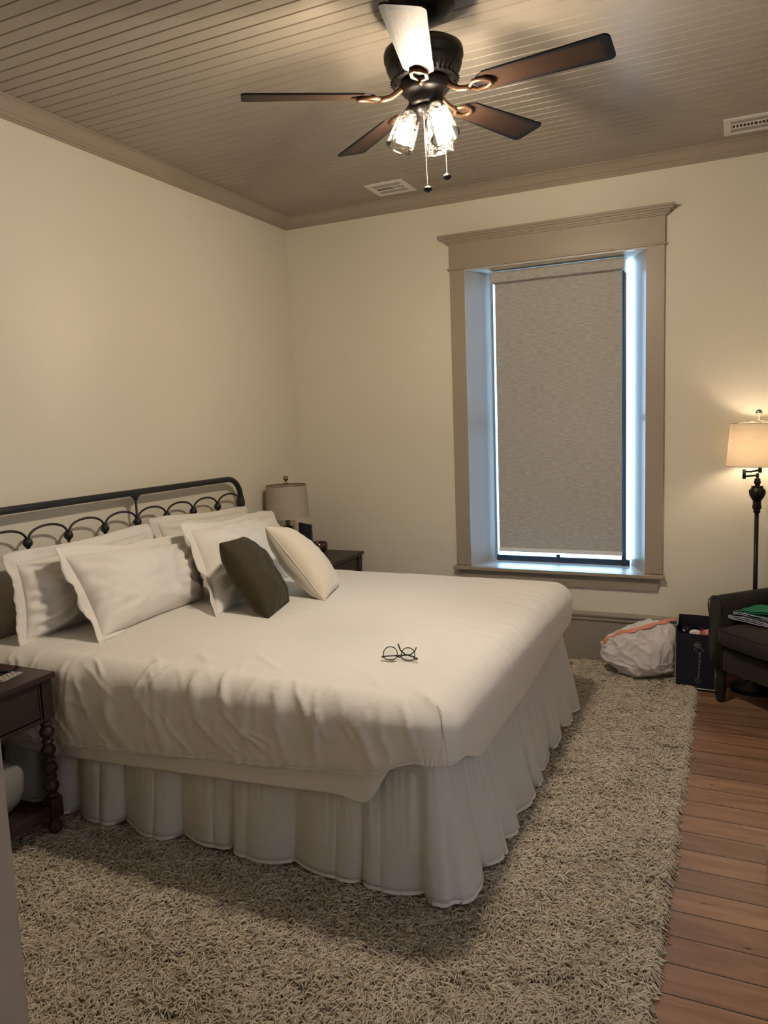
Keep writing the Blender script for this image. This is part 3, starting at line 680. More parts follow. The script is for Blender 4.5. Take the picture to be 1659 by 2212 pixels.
# ------------------------------------------------------------------ pillows
def pillow(name, bl_, br_, tr_, tl_, thick, material, label, cat='pillow', flange=0., seed=0, n=44, pinch=.05, power=.42, wr=.006, lump=.014, group=None, piping=None, sagb=0.):
    bl_, br_, tr_, tl_ = map(Vector, (bl_, br_, tr_, tl_))
    nrm = ((br_-bl_)+(tr_-tl_)).cross((tl_-bl_)+(tr_-br_)).normalized()
    cen = (bl_+br_+tr_+tl_)/4; W_ = (br_-bl_).length; Hh_ = (tl_-bl_).length
    def base(u, v):
        up_, vp = u, v
        s_ = 1-pinch*(1-v*v)*0 
        uu = u*(1-pinch*(1-v*v)**1.0*abs(u)); vv = v*(1-pinch*(1-u*u)**1.0*abs(v))
        a, b = (uu+1)/2, (vv+1)/2
        return bl_*(1-a)*(1-b)+br_*a*(1-b)+tr_*a*b+tl_*(1-a)*b
    V, Fc = [], []
    for side in (1, -1):
        for i in range(n+1):
            for j in range(n+1):
                # denser near the edges
                u = math.sin(PI/2*(2*i/n-1)); v = math.sin(PI/2*(2*j/n-1))
                p_ = base(u, v); h = thick/2*((1-u*u)*(1-v*v))**power
                h *= 1+.18*sagb*(-v)
                edge_ = 1-((1-u*u)*(1-v*v))**.5
                f_ = fbm(u*1.6+seed, v*1.6, side*3+seed, 3)*lump*(1-edge_**4)
                # wrinkles pulling in from the corners and edges
                an = math.atan2(v, u); rad = math.hypot(u, v)
                wv = math.sin(an*17+4*noise.noise(Vector((u*2+seed, v*2, side))))*wr*min(1, rad)**2*(1-edge_**6)
                wv += wr*1.2*max(0, ridge(u*3.1+seed*2, v*3.1, side*5+1)-.35)*(1-edge_**5)
                V.append(p_+nrm*side*(h+(f_+wv)*(h/(thick/2)+.05)))
    m_ = (n+1)**2
    for s_ in (0, 1):
        for i in range(n):
            for j in range(n):
                a = s_*m_+i*(n+1)+j; q = (a, a+n+1, a+n+2, a+1)
                Fc.append(q if s_ == 0 else q[::-1])
    V = [v-cen for v in V]
    bm = bmesh.new(); vv = [bm.verts.new(v) for v in V]
    for f in Fc: bm.faces.new([vv[i] for i in f])
    bmesh.ops.remove_doubles(bm, verts=bm.verts[:], dist=.0006)
    o = obj(name, bm, material, smooth=True); o.location = cen
    tag(o, label, cat, group)
    if flange:
        ring = []; K = 60
        for s4 in range(4):
            for i in range(K):
                t_ = -1+2*i/K
                ring.append({0: (t_, -1), 1: (1, t_), 2: (-t_, 1), 3: (-1, -t_)}[s4])
        V, Fc = [], []; R_ = len(ring); cols = 4
        for i, (u, v) in enumerate(ring):
            p_ = base(u, v); un = Vector((u, v)); 
            cor = (abs(u)*abs(v))**3
            ax = (br_-bl_).normalized(); ay = (tl_-bl_).normalized()
            dirv = (ax*(math.copysign(abs(u)**6, u))+ay*(math.copysign(abs(v)**6, v))); dirv.normalize()
            s_ = i/R_*2*PI*1.0
            for k in range(cols+1):
                f = k/cols; wv = noise.noise(Vector((u*1.7+seed, v*1.7, seed)))*.045+noise.noise(Vector((u*5+seed, v*5, seed)))*.014
                fl_ = flange*(1+.35*cor)*(1 if v > -.97 else .45)
                V.append(tuple(p_-cen+dirv*(-.004+fl_*f)+nrm*(wv*f)))
        for i in range(R_):
            for k in range(cols):
                a = i*(cols+1)+k; b = ((i+1) % R_)*(cols+1)+k; Fc.append((a, b, b+1, a+1))
        fo = obj('flange', (V, [], Fc), material, o, True)
        fo.modifiers.new('solid', 'SOLIDIFY').thickness = .0025
    if piping:
        ring = [(-1+2*i/30, -1) for i in range(30)]+[(1, -1+2*i/30) for i in range(30)]+[(1-2*i/30, 1) for i in range(30)]+[(-1, 1-2*i/30) for i in range(30)]
        bm = bmesh.new(); tube(bm, [base(u, v)-cen for u, v in ring], .0028, 6, closed=True); obj('piping', bm, piping, o, True)
    return o
BZ = BED_Z+.012
pillow('pillow', (.22, -2.67, BZ), (.20, -1.86, BZ), (.13, -1.80, 1.075), (.14, -2.62, 1.06), .17, M['sham'],
       'white flanged pillow at the left, leaning on the headboard behind the wide front sham', flange=.05, seed=3, wr=.022, lump=.04)
pillow('pillow', (.52, -2.53, BZ), (.48, -1.80, BZ-.005), (.31, -1.73, 1.01), (.30, -2.50, 1.075), .235, M['sham'],
       'wide white flanged pillow standing in front of the leftmost pillow', flange=.05, seed=8, wr=.018, lump=.022)
pillow('pillow', (.24, -1.72, BZ), (.24, -.90, BZ), (.12, -.87, 1.075), (.12, -1.70, 1.115), .17, M['sham'],
       'white pillow against the headboard at the right, behind the other pillows', flange=.035, seed=12, wr=.018, lump=.03)
pillow('pillow', (.78, -2.07, BZ), (.60, -1.05, BZ), (.34, -.92, 1.05), (.42, -1.78, 1.085), .235, M['sham'],
       'large white flanged pillow directly behind the olive cushion', flange=.055, seed=21, wr=.020, lump=.024)
pillow('cushion', (1.055, -2.055, BZ), (.965, -1.73, BZ), (.69, -1.72, 1.055), (.78, -2.02, 1.075), .19, M['olive'],
       'dark olive green velvet cushion leaning on the white pillows', cat='cushion', seed=31, wr=.005, lump=.012, pinch=.05, power=.42)
pillow('cushion', (1.135, -1.67, BZ), (1.045, -1.35, BZ), (.78, -1.44, 1.035), (.80, -1.66, 1.100), .20, M['cream'],
       'cream velvet cushion with piped edge, rightmost on the bed', cat='cushion', seed=40, wr=.004, lump=.008, pinch=.04, power=.42, piping=M['cream'])

# ------------------------------------------------------------------ eyeglasses
gl = empty('eyeglasses', (1.866, -2.405, BED_Z+.014), rz=math.radians(8), label='black framed eyeglasses lying on the coverlet near the foot of the bed', cat='glasses')
for s in (-1, 1):
    cx = s*.034
    P_ = []
    for i in range(32):
        a = 2*PI*i/32; ca, sa = math.cos(a), math.sin(a)
        wx = .0265*(1-.16*max(0, sa)); x = cx+wx*math.copysign(abs(ca)**.8, ca); z = .024+.0225*math.copysign(abs(sa)**.8, sa)
        P_.append((x, -.018+z*.35-abs(x)*.06, z))
    bm = bmesh.new(); tube(bm, P_, .0019, 6, closed=True); rm = obj('rim', bm, M['glasses'], gl, True)
    bm = bmesh.new(); vs = [bm.verts.new(p_) for p_ in P_]; bm.faces.new(vs); obj('lens', bm, M['clear'], rm)
    bm = bmesh.new(); tube(bm, [(s*.060, -.016, .010), (s*.066, -.012, .009), (s*.067, -.005, .008)], .0034, 8); obj('hinge', bm, M['glasses'], gl, True)
tips_ = {-1: [(-.067, -.005, .008), (-.045, .006, .008), (.0, .018, .009), (.035, .022, .012), (.052, .020, .028), (.058, .018, .042)],
         1: [(.067, -.005, .008), (.045, .014, .008), (.010, .030, .010), (-.010, .040, .022), (-.020, .046, .045)]}
for s in (-1, 1):
    bm = bmesh.new(); tube(bm, tips_[s], .0030, 8, flat=.6); obj('temple', bm, M['glasses'], gl, True)
bm = bmesh.new(); tube(bm, [(-.010, -.013, .014), (0, -.010, .011), (.010, -.013, .014)], .0026, 8); obj('bridge', bm, M['glasses'], gl, True)

# ------------------------------------------------------------------ nightstands
def nightstand():
    t_ = empty('nightstand', (0, 0, 0), label='x', cat='nightstand', group='nightstands beside the bed')
    # local: x depth 0..-.54 (front at x=0), y half width .31
    hw = .30
    bm = bmesh.new(); box(bm, -.545, .012, -hw-.012, hw+.012, .667, .690, .004); obj('tabletop', bm, M['walnut'], t_)
    bm = bmesh.new(); box(bm, -.525, -.012, -hw+.008, -hw+.026, .505, .667); box(bm, -.525, -.012, hw-.026, hw-.008, .505, .667); box(bm, -.530, -.515, -hw+.01, hw-.01, .505, .667)
    box(bm, -.03, -.004, -hw+.045, hw-.045, .500, .516, .002); box(bm, -.03, -.004, -hw+.045, hw-.045, .655, .667)
    obj('case', bm, M['walnut'], t_)
    bm = bmesh.new(); box(bm, -.03, -.008, -hw+.050, hw-.050, .520, .653, .003)
    dr = obj('drawer', bm, M['walnut'], t_)
    bm = bmesh.new()
    for a in ((-hw+.054, hw-.054, .523, .528), (-hw+.054, hw-.054, .645, .650)): box(bm, -.010, -.004, a[0], a[1], a[2], a[3], .001)
    for a in (-hw+.054, hw-.060): box(bm, -.010, -.004, a, a+.006, .523, .650, .001)
    obj('bead_border', bm, M['walnut'], dr)
    bm = bmesh.new(); lathe(bm, [(.006, 0), (.006, .01), (.014, .018), (.012, .026), (.0, .028)], 16, Matrix.Translation((-.008, 0, .587)) @ Matrix.Rotation(PI/2, 4, 'Y')); obj('knob', bm, M['bronze'], dr, True)
    prof = [(.0, .004), (.010, .006), (.008, .016), (.020, .030), (.028, .052), (.026, .068), (.014, .082), (.020, .088), (.014, .094)]
    def ball(z, r): return [(.015, z-r*.92), (r*.72, z-r*.66), (r*.95, z-r*.3), (r, z), (r*.95, z+r*.3), (r*.72, z+r*.66), (.015, z+r*.92)]
    def ringp(z): return [(.017, z-.007), (.023, z-.004), (.023, z+.004), (.017, z+.007)]
    up_ = [(.020, .182), (.024, .188), (.016, .194)]
    for zb, zr in ((.226, .263), (.300, .337), (.374, .411), (.448, .485)): up_ += ball(zb, .0285) + ringp(zr)
    up_ += [(.020, .497), (.024, .505), (.0, .506)]
    for X_ in (-.024, -.510):
        for Y_ in (-hw+.024, hw-.024):
            bm = bmesh.new(); mt = Matrix.Translation((X_, Y_, 0))
            lathe(bm, prof+[(.0, .096)], 20, mt); lathe(bm, [(.0, .180)]+up_, 20, mt)
            box(bm, X_-.026, X_+.026, Y_-.026, Y_+.026, .095, .181, .006); box(bm, X_-.024, X_+.024, Y_-.024, Y_+.024, .505, .667, .002)
            l_ = obj('leg', bm, M['walnut'], t_, False)
            for pl_ in l_.data.polygons: pl_.use_smooth = len(pl_.vertices) == 4 and pl_.area < 1.2e-4
    bm = bmesh.new(); box(bm, -.51, -.024, -hw+.03, hw-.03, .120, .138, .002); box(bm, -.036, -.012, -hw+.045, hw-.045, .108, .150, .002); obj('shelf', bm, M['walnut'], t_)
    return t_
n1 = nightstand(); n1.location = (.556, -3.142, .0)
n1['label'] = 'dark wooden nightstand with ball-turned legs at the left edge, nearest the camera'
n2 = copy_tree(n1); n2.location = (.545, -.372, 0); n2['label'] = 'dark wooden nightstand in the corner beyond the bed, under the unlit lamp'

def soft_blob(name, c, r, material, seed, label, cat, amp=.08, sq=2.5, folds=0):
    bm = bmesh.new(); bmesh.ops.create_icosphere(bm, subdivisions=5, radius=1)
    for v in bm.verts:
        p_ = v.co.copy(); e = lambda a: math.copysign(abs(a)**(2/sq), a)
        q = Vector((e(p_.x), e(p_.y), e(p_.z))); q /= max(1., q.length/1.25)
        q *= 1+amp*fbm(p_.x*1.8+seed, p_.y*1.8, p_.z*1.8, 3)
        if folds: q *= 1+folds*max(0, ridge(p_.x*2+seed, p_.y*2, p_.z*2)-.4)
        v.co = Vector((q.x*r[0], q.y*r[1], max(q.z, -.97)*r[2]))
    o = obj(name, bm, material, smooth=True); o.location = c
    return tag(o, label, cat)
soft_blob('cushion', (.375, -3.09, .255), (.125, .195, .112), M['greybag'], 4, 'plump grey cushion stored on the lower shelf of the near nightstand', 'cushion', amp=.05)
bm = bmesh.new(); box(bm, .10, .15, -2.99, -2.93, .139, .44, .012); tag(obj('storage_box', bm, M['navy']), 'narrow dark navy box standing behind the grey cushion under the near nightstand', 'box')
# things on the near nightstand
ph = empty('phone', (.325, -2.905, .6905), rz=.35, label='dark smartphone on the near nightstand', cat='phone')
bm = bmesh.new(); box(bm, -.075, .075, -.036, .036, 0, .009, .003); obj('body', bm, M['phone'], ph)
obj('screen', BX(-.071, .071, -.033, .033, .009, .0094), M['plum'], ph)
pk = empty('blister_pack', (.440, -2.945, .6905), rz=.2, label='silver foil blister pack beside the phone on the near nightstand', cat='medicine')
obj('foil_card', BX(-.030, .030, -.055, .055, 0, .001), M['foil'], pk)
bm = bmesh.new()
for i in range(2):
    for j in range(5): sphere(bm, (-.014+i*.028, -.042+j*.021, .002), .008, 6, (1, 1, .6))
obj('blisters', bm, M['foil'], pk, True)

# ------------------------------------------------------------------ table lamp
lx, ly = .185, -.47
tl = empty('table_lamp', (lx, ly, .690), label='unlit table lamp with beige drum shade and dark teal base on the corner nightstand', cat='lamp')
bm = bmesh.new(); lathe(bm, [(.0, .0), (.075, .0), (.085, .012), (.098, .06), (.095, .10), (.075, .15), (.050, .19), (.034, .222), (.030, .232), (.0, .233)], 64, flute=(18, .10, lambda z: 1 if z > .02 else 0)); obj('lamp_base', bm, M['ceramic'], tl, True)
bm = bmesh.new(); lathe(bm, [(.0, .230), (.016, .231), (.016, .270), (.005, .275), (.005, .52), (.0, .53)], 16); obj('stem', bm, M['abrass'], tl, True)
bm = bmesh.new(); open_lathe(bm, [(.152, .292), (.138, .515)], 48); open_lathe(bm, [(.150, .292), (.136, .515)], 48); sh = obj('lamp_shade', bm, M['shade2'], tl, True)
bm = bmesh.new(); tube(bm, [(.137*math.cos(a), .137*math.sin(a), .515) for a in [2*PI*i/48 for i in range(48)]], .003, 6, closed=True)
obj('shade_rim', bm, M['abrass'], sh, True)
bm = bmesh.new(); a = math.radians(-100); tube(bm, [(.1535*math.cos(a), .1535*math.sin(a), .293), (.1395*math.cos(a), .1395*math.sin(a), .514)], .0015, 6); obj('seam', bm, M['shade2'], sh)
bm = bmesh.new(); lathe(bm, [(.0, .522), (.020, .522), (.016, .530), (.008, .536), (.010, .545)] + [(.0175*math.sin(PI*k/10), .562-.0175*math.cos(PI*k/10)) for k in range(2, 11)], 20)
tube(bm, [(-.136, 0, .512), (0, 0, .520)], .0015, 6); tube(bm, [(.068, .118, .512), (0, 0, .520)], .0015, 6); tube(bm, [(.068, -.118, .512), (0, 0, .520)], .0015, 6)
obj('finial', bm, M['abrass'], tl, True)
bm = bmesh.new(); box(bm, .0, .012, -.09, .09, 0, .215, .001, Matrix.Translation((.175, -.235, .690)) @ Matrix.Rotation(math.radians(60), 4, 'Z')); 
tag(obj('photo_board', bm, M['blueframe']), 'dark blue upright board standing behind the teal lamp base', 'board')
bw = empty('candle_bowl', (.245, -.165, .690), label='dark plum glass candle bowl on the corner nightstand', cat='candle')
bm = bmesh.new(); lathe(bm, [(.0, .0), (.045, .0), (.050, .012), (.062, .020), (.066, .045), (.064, .066), (.060, .070), (.058, .064), (.058, .048), (.0, .046)], 40); obj('bowl', bm, M['plum'], bw, True)
bm = bmesh.new(); lathe(bm, [(.0, .0465), (.057, .0465), (.057, .050), (.0, .051)], 32); obj('wax', bm, M['red'], bw, True)
dp = empty('dropper_bottle', (.297, -.285, .690), label='tiny white dropper bottle with red cap in front of the plum bowl', cat='bottle')
bm = bmesh.new(); lathe(bm, [(.0, 0), (.010, 0), (.0105, .004), (.0105, .026), (.007, .031), (.0, .032)], 16); obj('bottle_body', bm, M['white_pl'], dp, True)
bm = bmesh.new(); lathe(bm, [(.0, .031), (.0075, .031), (.0075, .040), (.004, .052), (.002, .056), (.0, .056)], 16); obj('cap', bm, M['pink'], dp, True)

# ------------------------------------------------------------------ floor lamp
fx, fy = 3.10, -.185
fl_ = empty('floor_lamp', (fx, fy, 0), label='lit floor lamp with linen shade and dark turned pole behind the armchair', cat='lamp')
bm = bmesh.new(); lathe(bm, [(.0, 0), (.125, 0), (.128, .010), (.110, .022), (.060, .032), (.030, .050), (.016, .062), (.0, .064)], 36); obj('lamp_base', bm, M['bronze'], fl_, True)
bm = bmesh.new(); lathe(bm, [(.0, .06), (.0125, .06), (.0115, 1.03), (.0, 1.031)], 20); obj('pole', bm, M['bronze'], fl_, True)
bm = bmesh.new(); lathe(bm, [(.0, 1.028), (.016, 1.029), (.020, 1.034), (.016, 1.042), (.022, 1.052), (.025, 1.066), (.020, 1.082), (.025, 1.086), (.018, 1.092)], 28); lathe(bm, [(.018, 1.090), (.026, 1.105), (.037, 1.125), (.042, 1.145), (.040, 1.158), (.032, 1.168), (.030, 1.176), (.034, 1.180), (.0, 1.182)], 56, flute=(14, .12, lambda z: 1 if 1.095 < z < 1.165 else 0))
lathe(bm, [(.0, 1.18), (.014, 1.182), (.012, 1.188), (.018, 1.196), (.017, 1.210), (.013, 1.214), (.018, 1.220), (.008, 1.224), (.008, 1.252), (.0, 1.252)], 24)
obj('vase_turning', bm, M['bronze'], fl_, True)
bm = bmesh.new(); tube(bm, [(0, 0, 1.240), (-.068, -.010, 1.236)], .0055, 8); tube(bm, [(-.068, -.01, 1.222), (-.068, -.01, 1.275)], .009, 10); tube(bm, [(-.068, -.01, 1.262), (-.03, -.01, 1.262), (.012, .0, 1.270)], .0055, 8); tube(bm, [(.012, 0, 1.255), (.012, 0, 1.292)], .010, 10)
obj('swing_arm', bm, M['bronze'], fl_, True)
S0, S1 = 1.296, 1.533
bm = bmesh.new(); lathe(bm, [(.0, 1.288), (.030, 1.291), (.046, 1.296), (.046, 1.298), (.0, 1.297)], 24); lathe(bm, [(.0, 1.297), (.013, 1.297), (.013, 1.335), (.0, 1.336)], 16); obj('socket_cup', bm, M['bronze'], fl_, True)
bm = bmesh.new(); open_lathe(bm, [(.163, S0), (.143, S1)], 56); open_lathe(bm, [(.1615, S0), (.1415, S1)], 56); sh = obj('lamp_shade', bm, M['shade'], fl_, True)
for r_, z_ in ((.163, S0), (.1425, S1)):
    bm = bmesh.new(); tube(bm, [(r_*math.cos(a), r_*math.sin(a), z_) for a in [2*PI*i/56 for i in range(56)]], .0016, 6, closed=True)
    obj('shade_rim', bm, M['shade2'], sh, True)
bm = bmesh.new()
for s in (-1, 1): tube(bm, [(s*.01, 0, 1.335), (s*.036, 0, 1.40), (s*.034, 0, 1.48), (0, 0, 1.548)], .0018, 6)
for k in range(3): a = k*2*PI/3+.6; tube(bm, [(0, 0, 1.545), (.142*math.cos(a), .142*math.sin(a), S1-.002)], .0015, 6)
obj('harp', bm, M['nick'], fl_, True)
bm = bmesh.new(); lathe(bm, [(.0, 1.545), (.008, 1.546), (.006, 1.560), (.010, 1.574)] + [(.017*math.sin(PI*k/10), 1.590-.017*math.cos(PI*k/10)) for k in range(3, 11)], 20); obj('finial', bm, M['nick'], fl_, True)
bm = bmesh.new(); lathe(bm, [(.0, 1.335), (.012, 1.336), (.014, 1.355), (.026, 1.385), (.029, 1.405), (.022, 1.428), (.0, 1.438)], 20); obj('bulb', bm, M['bulb2'], fl_, True)

# ------------------------------------------------------------------ armchair
th = math.radians(-44)
ac = empty('armchair', (2.866, -.440, 0), rz=th, label='charcoal upholstered armchair with rolled arms at the right edge', cat='armchair')
# local x = along the front (left arm -> right arm), local y = depth towards the back
AW, SW, D_ = .105, .53, .585
def arm(x0, flip):
    s = -1 if flip else 1
    prof = [(.028, .195), (.006, .25), (.000, .32), (.006, .40), (.014, .46), (.004, .505), (-.004, .540), (.004, .578), (.026, .600), (.055, .606), (.078, .594), (.090, .565), (.092, .52), (.090, .195)]
    prof = [(x0+s*px, pz) for px, pz in prof]
    bm = bmesh.new(); b = bmesh.new()
    A = [b.verts.new((px, 0, pz)) for px, pz in prof]; B = [b.verts.new((px, D_-.06, pz-.0)) for px, pz in prof]
    n = len(prof)
    for i in range(n): b.faces.new((A[i], A[(i+1) % n], B[(i+1) % n], B[i]))
    b.faces.new(A[::-1]); fb = b.faces.new(B)
    bmesh.ops.bevel(b, geom=[e for e in b.edges if abs(e.verts[0].co.y-e.verts[1].co.y) < .01], offset=.008, segments=3, affect='EDGES')
    bmesh.ops.recalc_face_normals(b, faces=b.faces)
    o = obj('armrest', b, M['grey_fabric'], ac, True)
    b = bmesh.new(); tube(b, [(px, -.001, pz) for px, pz in prof[1:-1]], .0035, 6); obj('welt', b, M['grey_fabric'], o, True)
    bm.free()
    return o
arm(0, False); arm(2*AW+SW, True)
bm = bmesh.new(); box(bm, AW-.01, AW+SW+.01, .004, D_-.05, .195, .325, .014); obj('seat_rail', bm, M['grey_fabric'], ac, False)
def cushion_box(name, x0, x1, y0, y1, z0, z1, parent, crown=.03, front=.02):
    V, Fc = [], []; n = 22
    def pt(u, v, s):
        x = (x0+x1)/2+(x1-x0)/2*math.copysign(abs(u)**.9, u); y = (y0+y1)/2+(y1-y0)/2*math.copysign(abs(v)**.9, v)
        e = ((1-abs(u)**5)*(1-abs(v)**5)); z = (z0+z1)/2+s*(z1-z0)/2*(.62+.38*e)+(crown*(1-u*u)*(1-v*v) if s > 0 else 0)
        if v < 0: y -= front*(1-u*u)*max(0, -v)
        return (x, y, z)
    bm = bmesh.new(); g = {}
    for s in (1, -1):
        for i in range(n+1):
            for j in range(n+1): g[s, i, j] = bm.verts.new(pt(2*i/n-1, 2*j/n-1, s))
    for s in (1, -1):
        for i in range(n):
            for j in range(n): bm.faces.new((g[s, i, j], g[s, i+1, j], g[s, i+1, j+1], g[s, i, j+1]))
    for k in range(n):
        for (a, b) in (((k, 0), (k+1, 0)), ((k, n), (k+1, n)), ((0, k), (0, k+1)), ((n, k), (n, k+1))):
            bm.faces.new((g[1, a[0], a[1]], g[1, b[0], b[1]], g[-1, b[0], b[1]], g[-1, a[0], a[1]]))
    o = obj(name, bm, M['grey_fabric'], parent, True)
    ring = [(-1+2*i/20, -1) for i in range(20)]+[(1, -1+2*i/20) for i in range(20)]+[(1-2*i/20, 1) for i in range(20)]+[(-1, 1-2*i/20) for i in range(20)]
    b = bmesh.new(); tube(b, [pt(u, v, 1) for u, v in ring], .0035, 6, closed=True); obj('welt', b, M['grey_fabric'], o, True)
    return o
cushion_box('seat_cushion', AW-.008, AW+SW+.008, -.03, D_-.10, .330, .462, ac)
bm = bmesh.new(); box(bm, .02, 2*AW+SW-.02, D_-.12, D_, .195, .86, .035); obj('backrest', bm, M['grey_fabric'], ac, False)
for X_ in (.05, 2*AW+SW-.05):
    for Y_ in (.045, D_-.06):
        bm = bmesh.new(); lathe(bm, [(.0, .002), (.020, .002), (.026, .02), (.029, .06), (.030, .10), (.026, .14), (.022, .150), (.028, .158), (.030, .198), (.0, .199)], 24, Matrix.Translation((X_, Y_, 0))); obj('leg', bm, M['black_wood'], ac, True)

# folded cloths on the seat
def folded(name, c, rz, lx_, ly_, layers, material, hem, label, cat='cloth', seed=0, z0=0., tilt=(0,0)):
    t_ = empty(name, c, rz=rz, label=label, cat=cat)
    def surf(u, v, k): return Vector((lx_*(u-.5)+.006*noise.noise(Vector((u*3, v*3, seed+k))), ly_*(v-.5), z0+k*.006+.010*noise.noise(Vector((u*2.2, v*2.2, seed)))+.004*k*math.sin(PI*u)+tilt[0]*(u-.5)+tilt[1]*(v-.5)+.012))
    bm = bmesh.new(); n = 16
    for k in range(layers):
        g = [[bm.verts.new(surf(i/n, j/n, k)) for j in range(n+1)] for i in range(n+1)]
        g2 = [[bm.verts.new(surf(i/n, j/n, k)+Vector((0, 0, .0035))) for j in range(n+1)] for i in range(n+1)]
        for i in range(n):
            for j in range(n):
                bm.faces.new((g[i][j], g[i+1][j], g[i+1][j+1], g[i][j+1])); bm.faces.new((g2[i][j], g2[i][j+1], g2[i+1][j+1], g2[i+1][j]))
        for i in range(n):
            for (p0, q0) in (((i, 0), (i+1, 0)), ((i, n), (i+1, n)), ((0, i), (0, i+1)), ((n, i), (n, i+1))):
                bm.faces.new((g[p0[0]][p0[1]], g[q0[0]][q0[1]], g2[q0[0]][q0[1]], g2[p0[0]][p0[1]]))
    obj('fabric', bm, material, t_, True)
    if hem:
        bm = bmesh.new()
        for k in range(layers):
            for f in (lambda s: (s, 0), lambda s: (0, s)): tube(bm, [surf(*f(i/14), k)+Vector((0, 0, .002)) for i in range(15)], .0026, 6)
        obj('hem', bm, hem, t_, True)
    return t_
cs = Vector((3.13, -.49, .478))
folded('folded_cloth', cs, math.radians(-38), .26, .20, 3, M['navycloth'], M['whitetrim'], 'navy folded cloths with pale edges lying on the armchair seat', seed=2)
folded('folded_cloth', cs+Vector((.012, .025, .022)), math.radians(-34), .24, .19, 2, M['dgreen'], M['whitetrim'], 'dark green folded cloth in the middle of the pile on the armchair', seed=5)
folded('folded_cloth', cs+Vector((.035, .03, .040)), math.radians(-36), .21, .17, 2, M['green'], None, 'bright green folded cloth on top of the pile on the armchair', seed=9)
soft_blob('sock', (3.225, -.53, .555), (.05, .035, .028), M['pink'], 8, 'rolled pink cloth at the picture edge on top of the armchair pile', 'cloth')

# ------------------------------------------------------------------ blue carrier bag
bg_ = empty('shopping_bag', (2.80, -.245, .012), rz=math.radians(-3), label='navy blue carrier bag with silver edging and silver script beside the armchair', cat='bag')
hw, hd, hh = .108, .075, .325
bm = bmesh.new()
box(bm, -hw, hw, -hd, -hd+.002, .0, hh); box(bm, -hw, -hw+.002, -hd, hd, 0, hh+.03); box(bm, hw-.002, hw, -hd, hd, 0, hh+.03); box(bm, -hw, hw, hd-.002, hd, 0, hh+.075); box(bm, -hw, hw, -hd, hd, 0, .003)
obj('bag_body', bm, M['navy'], bg_)
bm = bmesh.new()
for x in (-hw, hw): tube(bm, [(x, -hd-.001, .0), (x, -hd-.001, hh+.004)], .0042, 6)
tube(bm, [(-hw, -hd, .003), (hw, -hd, .003)], .0035, 6); tube(bm, [(-hw, -hd, hh+.004), (-hw, 0, hh+.03), (-hw, hd, hh+.075)], .0035, 6)
obj('edge_piping', bm, M['silver'], bg_)
# printed script running up the front
bm = bmesh.new()
def stroke(P, r=.0011): tube(bm, [(x, -hd-.0012, z) for x, z in P], r, 5)
cxp = .012
stroke([(cxp+.016*math.cos(a), .262+.016*math.sin(a)) for a in [2*PI*i/20 for i in range(21)]])
stroke([(cxp+.008*math.cos(a), .262+.006*math.sin(a)) for a in [2*PI*i/12 for i in range(13)]]); stroke([(cxp-.024, .262), (cxp+.004, .262)])
stroke([(cxp-.018, .245), (cxp-.018, .228), (cxp-.004, .228)], .0014); stroke([(cxp+.012, .245), (cxp+.024, .240), (cxp+.034, .228)], .0016)
zz = .222; pts = []
for i in range(120):
    f = i/119; z = .222-f*.155
    am = .0045+.002*math.sin(i*.37)
    pts.append((cxp+.012-.006*f+am*math.sin(i*1.05)+(.010 if i in (44, 45) else 0)+(-.008 if i in (78, 79) else 0), z))
stroke(pts, .0009)
stroke([(cxp+.002+.014*math.cos(a)*(.7+.1*a/6), .052+.011*math.sin(a)) for a in [.3+2*PI*i/24*1.5 for i in range(25)]], .0011)
obj('printed_script', bm, M['silver'], bg_)
for s in (-1, 1):
    pass
bm = bmesh.new(); tube(bm, [(-.05, hd-.004, hh+.05), (-.045, hd+.002, hh+.03), (.0, hd-.02, hh-.01)], .003, 6); obj('handle', bm, M['navy'], bg_, True)
soft_blob('tissue_ball', (2.790, -.250, .315), (.035, .03, .028), M['white_pl'], 14, 'crumpled white tissue in the top of the navy bag', 'tissue', amp=.25, sq=2, folds=.1)
soft_blob('tissue_ball', (2.860, -.235, .312), (.040, .035, .032), M['pink'], 17, 'crumpled pink tissue in the top of the navy bag', 'tissue', amp=.25, sq=2, folds=.1)
hc_ = empty('hair_clip', (2.825, -.275, .325), label='red plastic clip standing in the navy bag', cat='clip')
for s in (-1, 1):
    bm = bmesh.new(); tube(bm, [(s*.003-.012, 0, -.02), (s*.004, 0, .01), (s*.006+.004, 0, .038)], .0032, 8, flat=.5); obj('clip_arm', bm, M['red'], hc_, True)
soft_blob('black_pouch', (2.745, -.235, .325), (.030, .035, .030), M['phone'], 22, 'black glossy pouch at the left side inside the navy bag', 'pouch', amp=.2, sq=2)

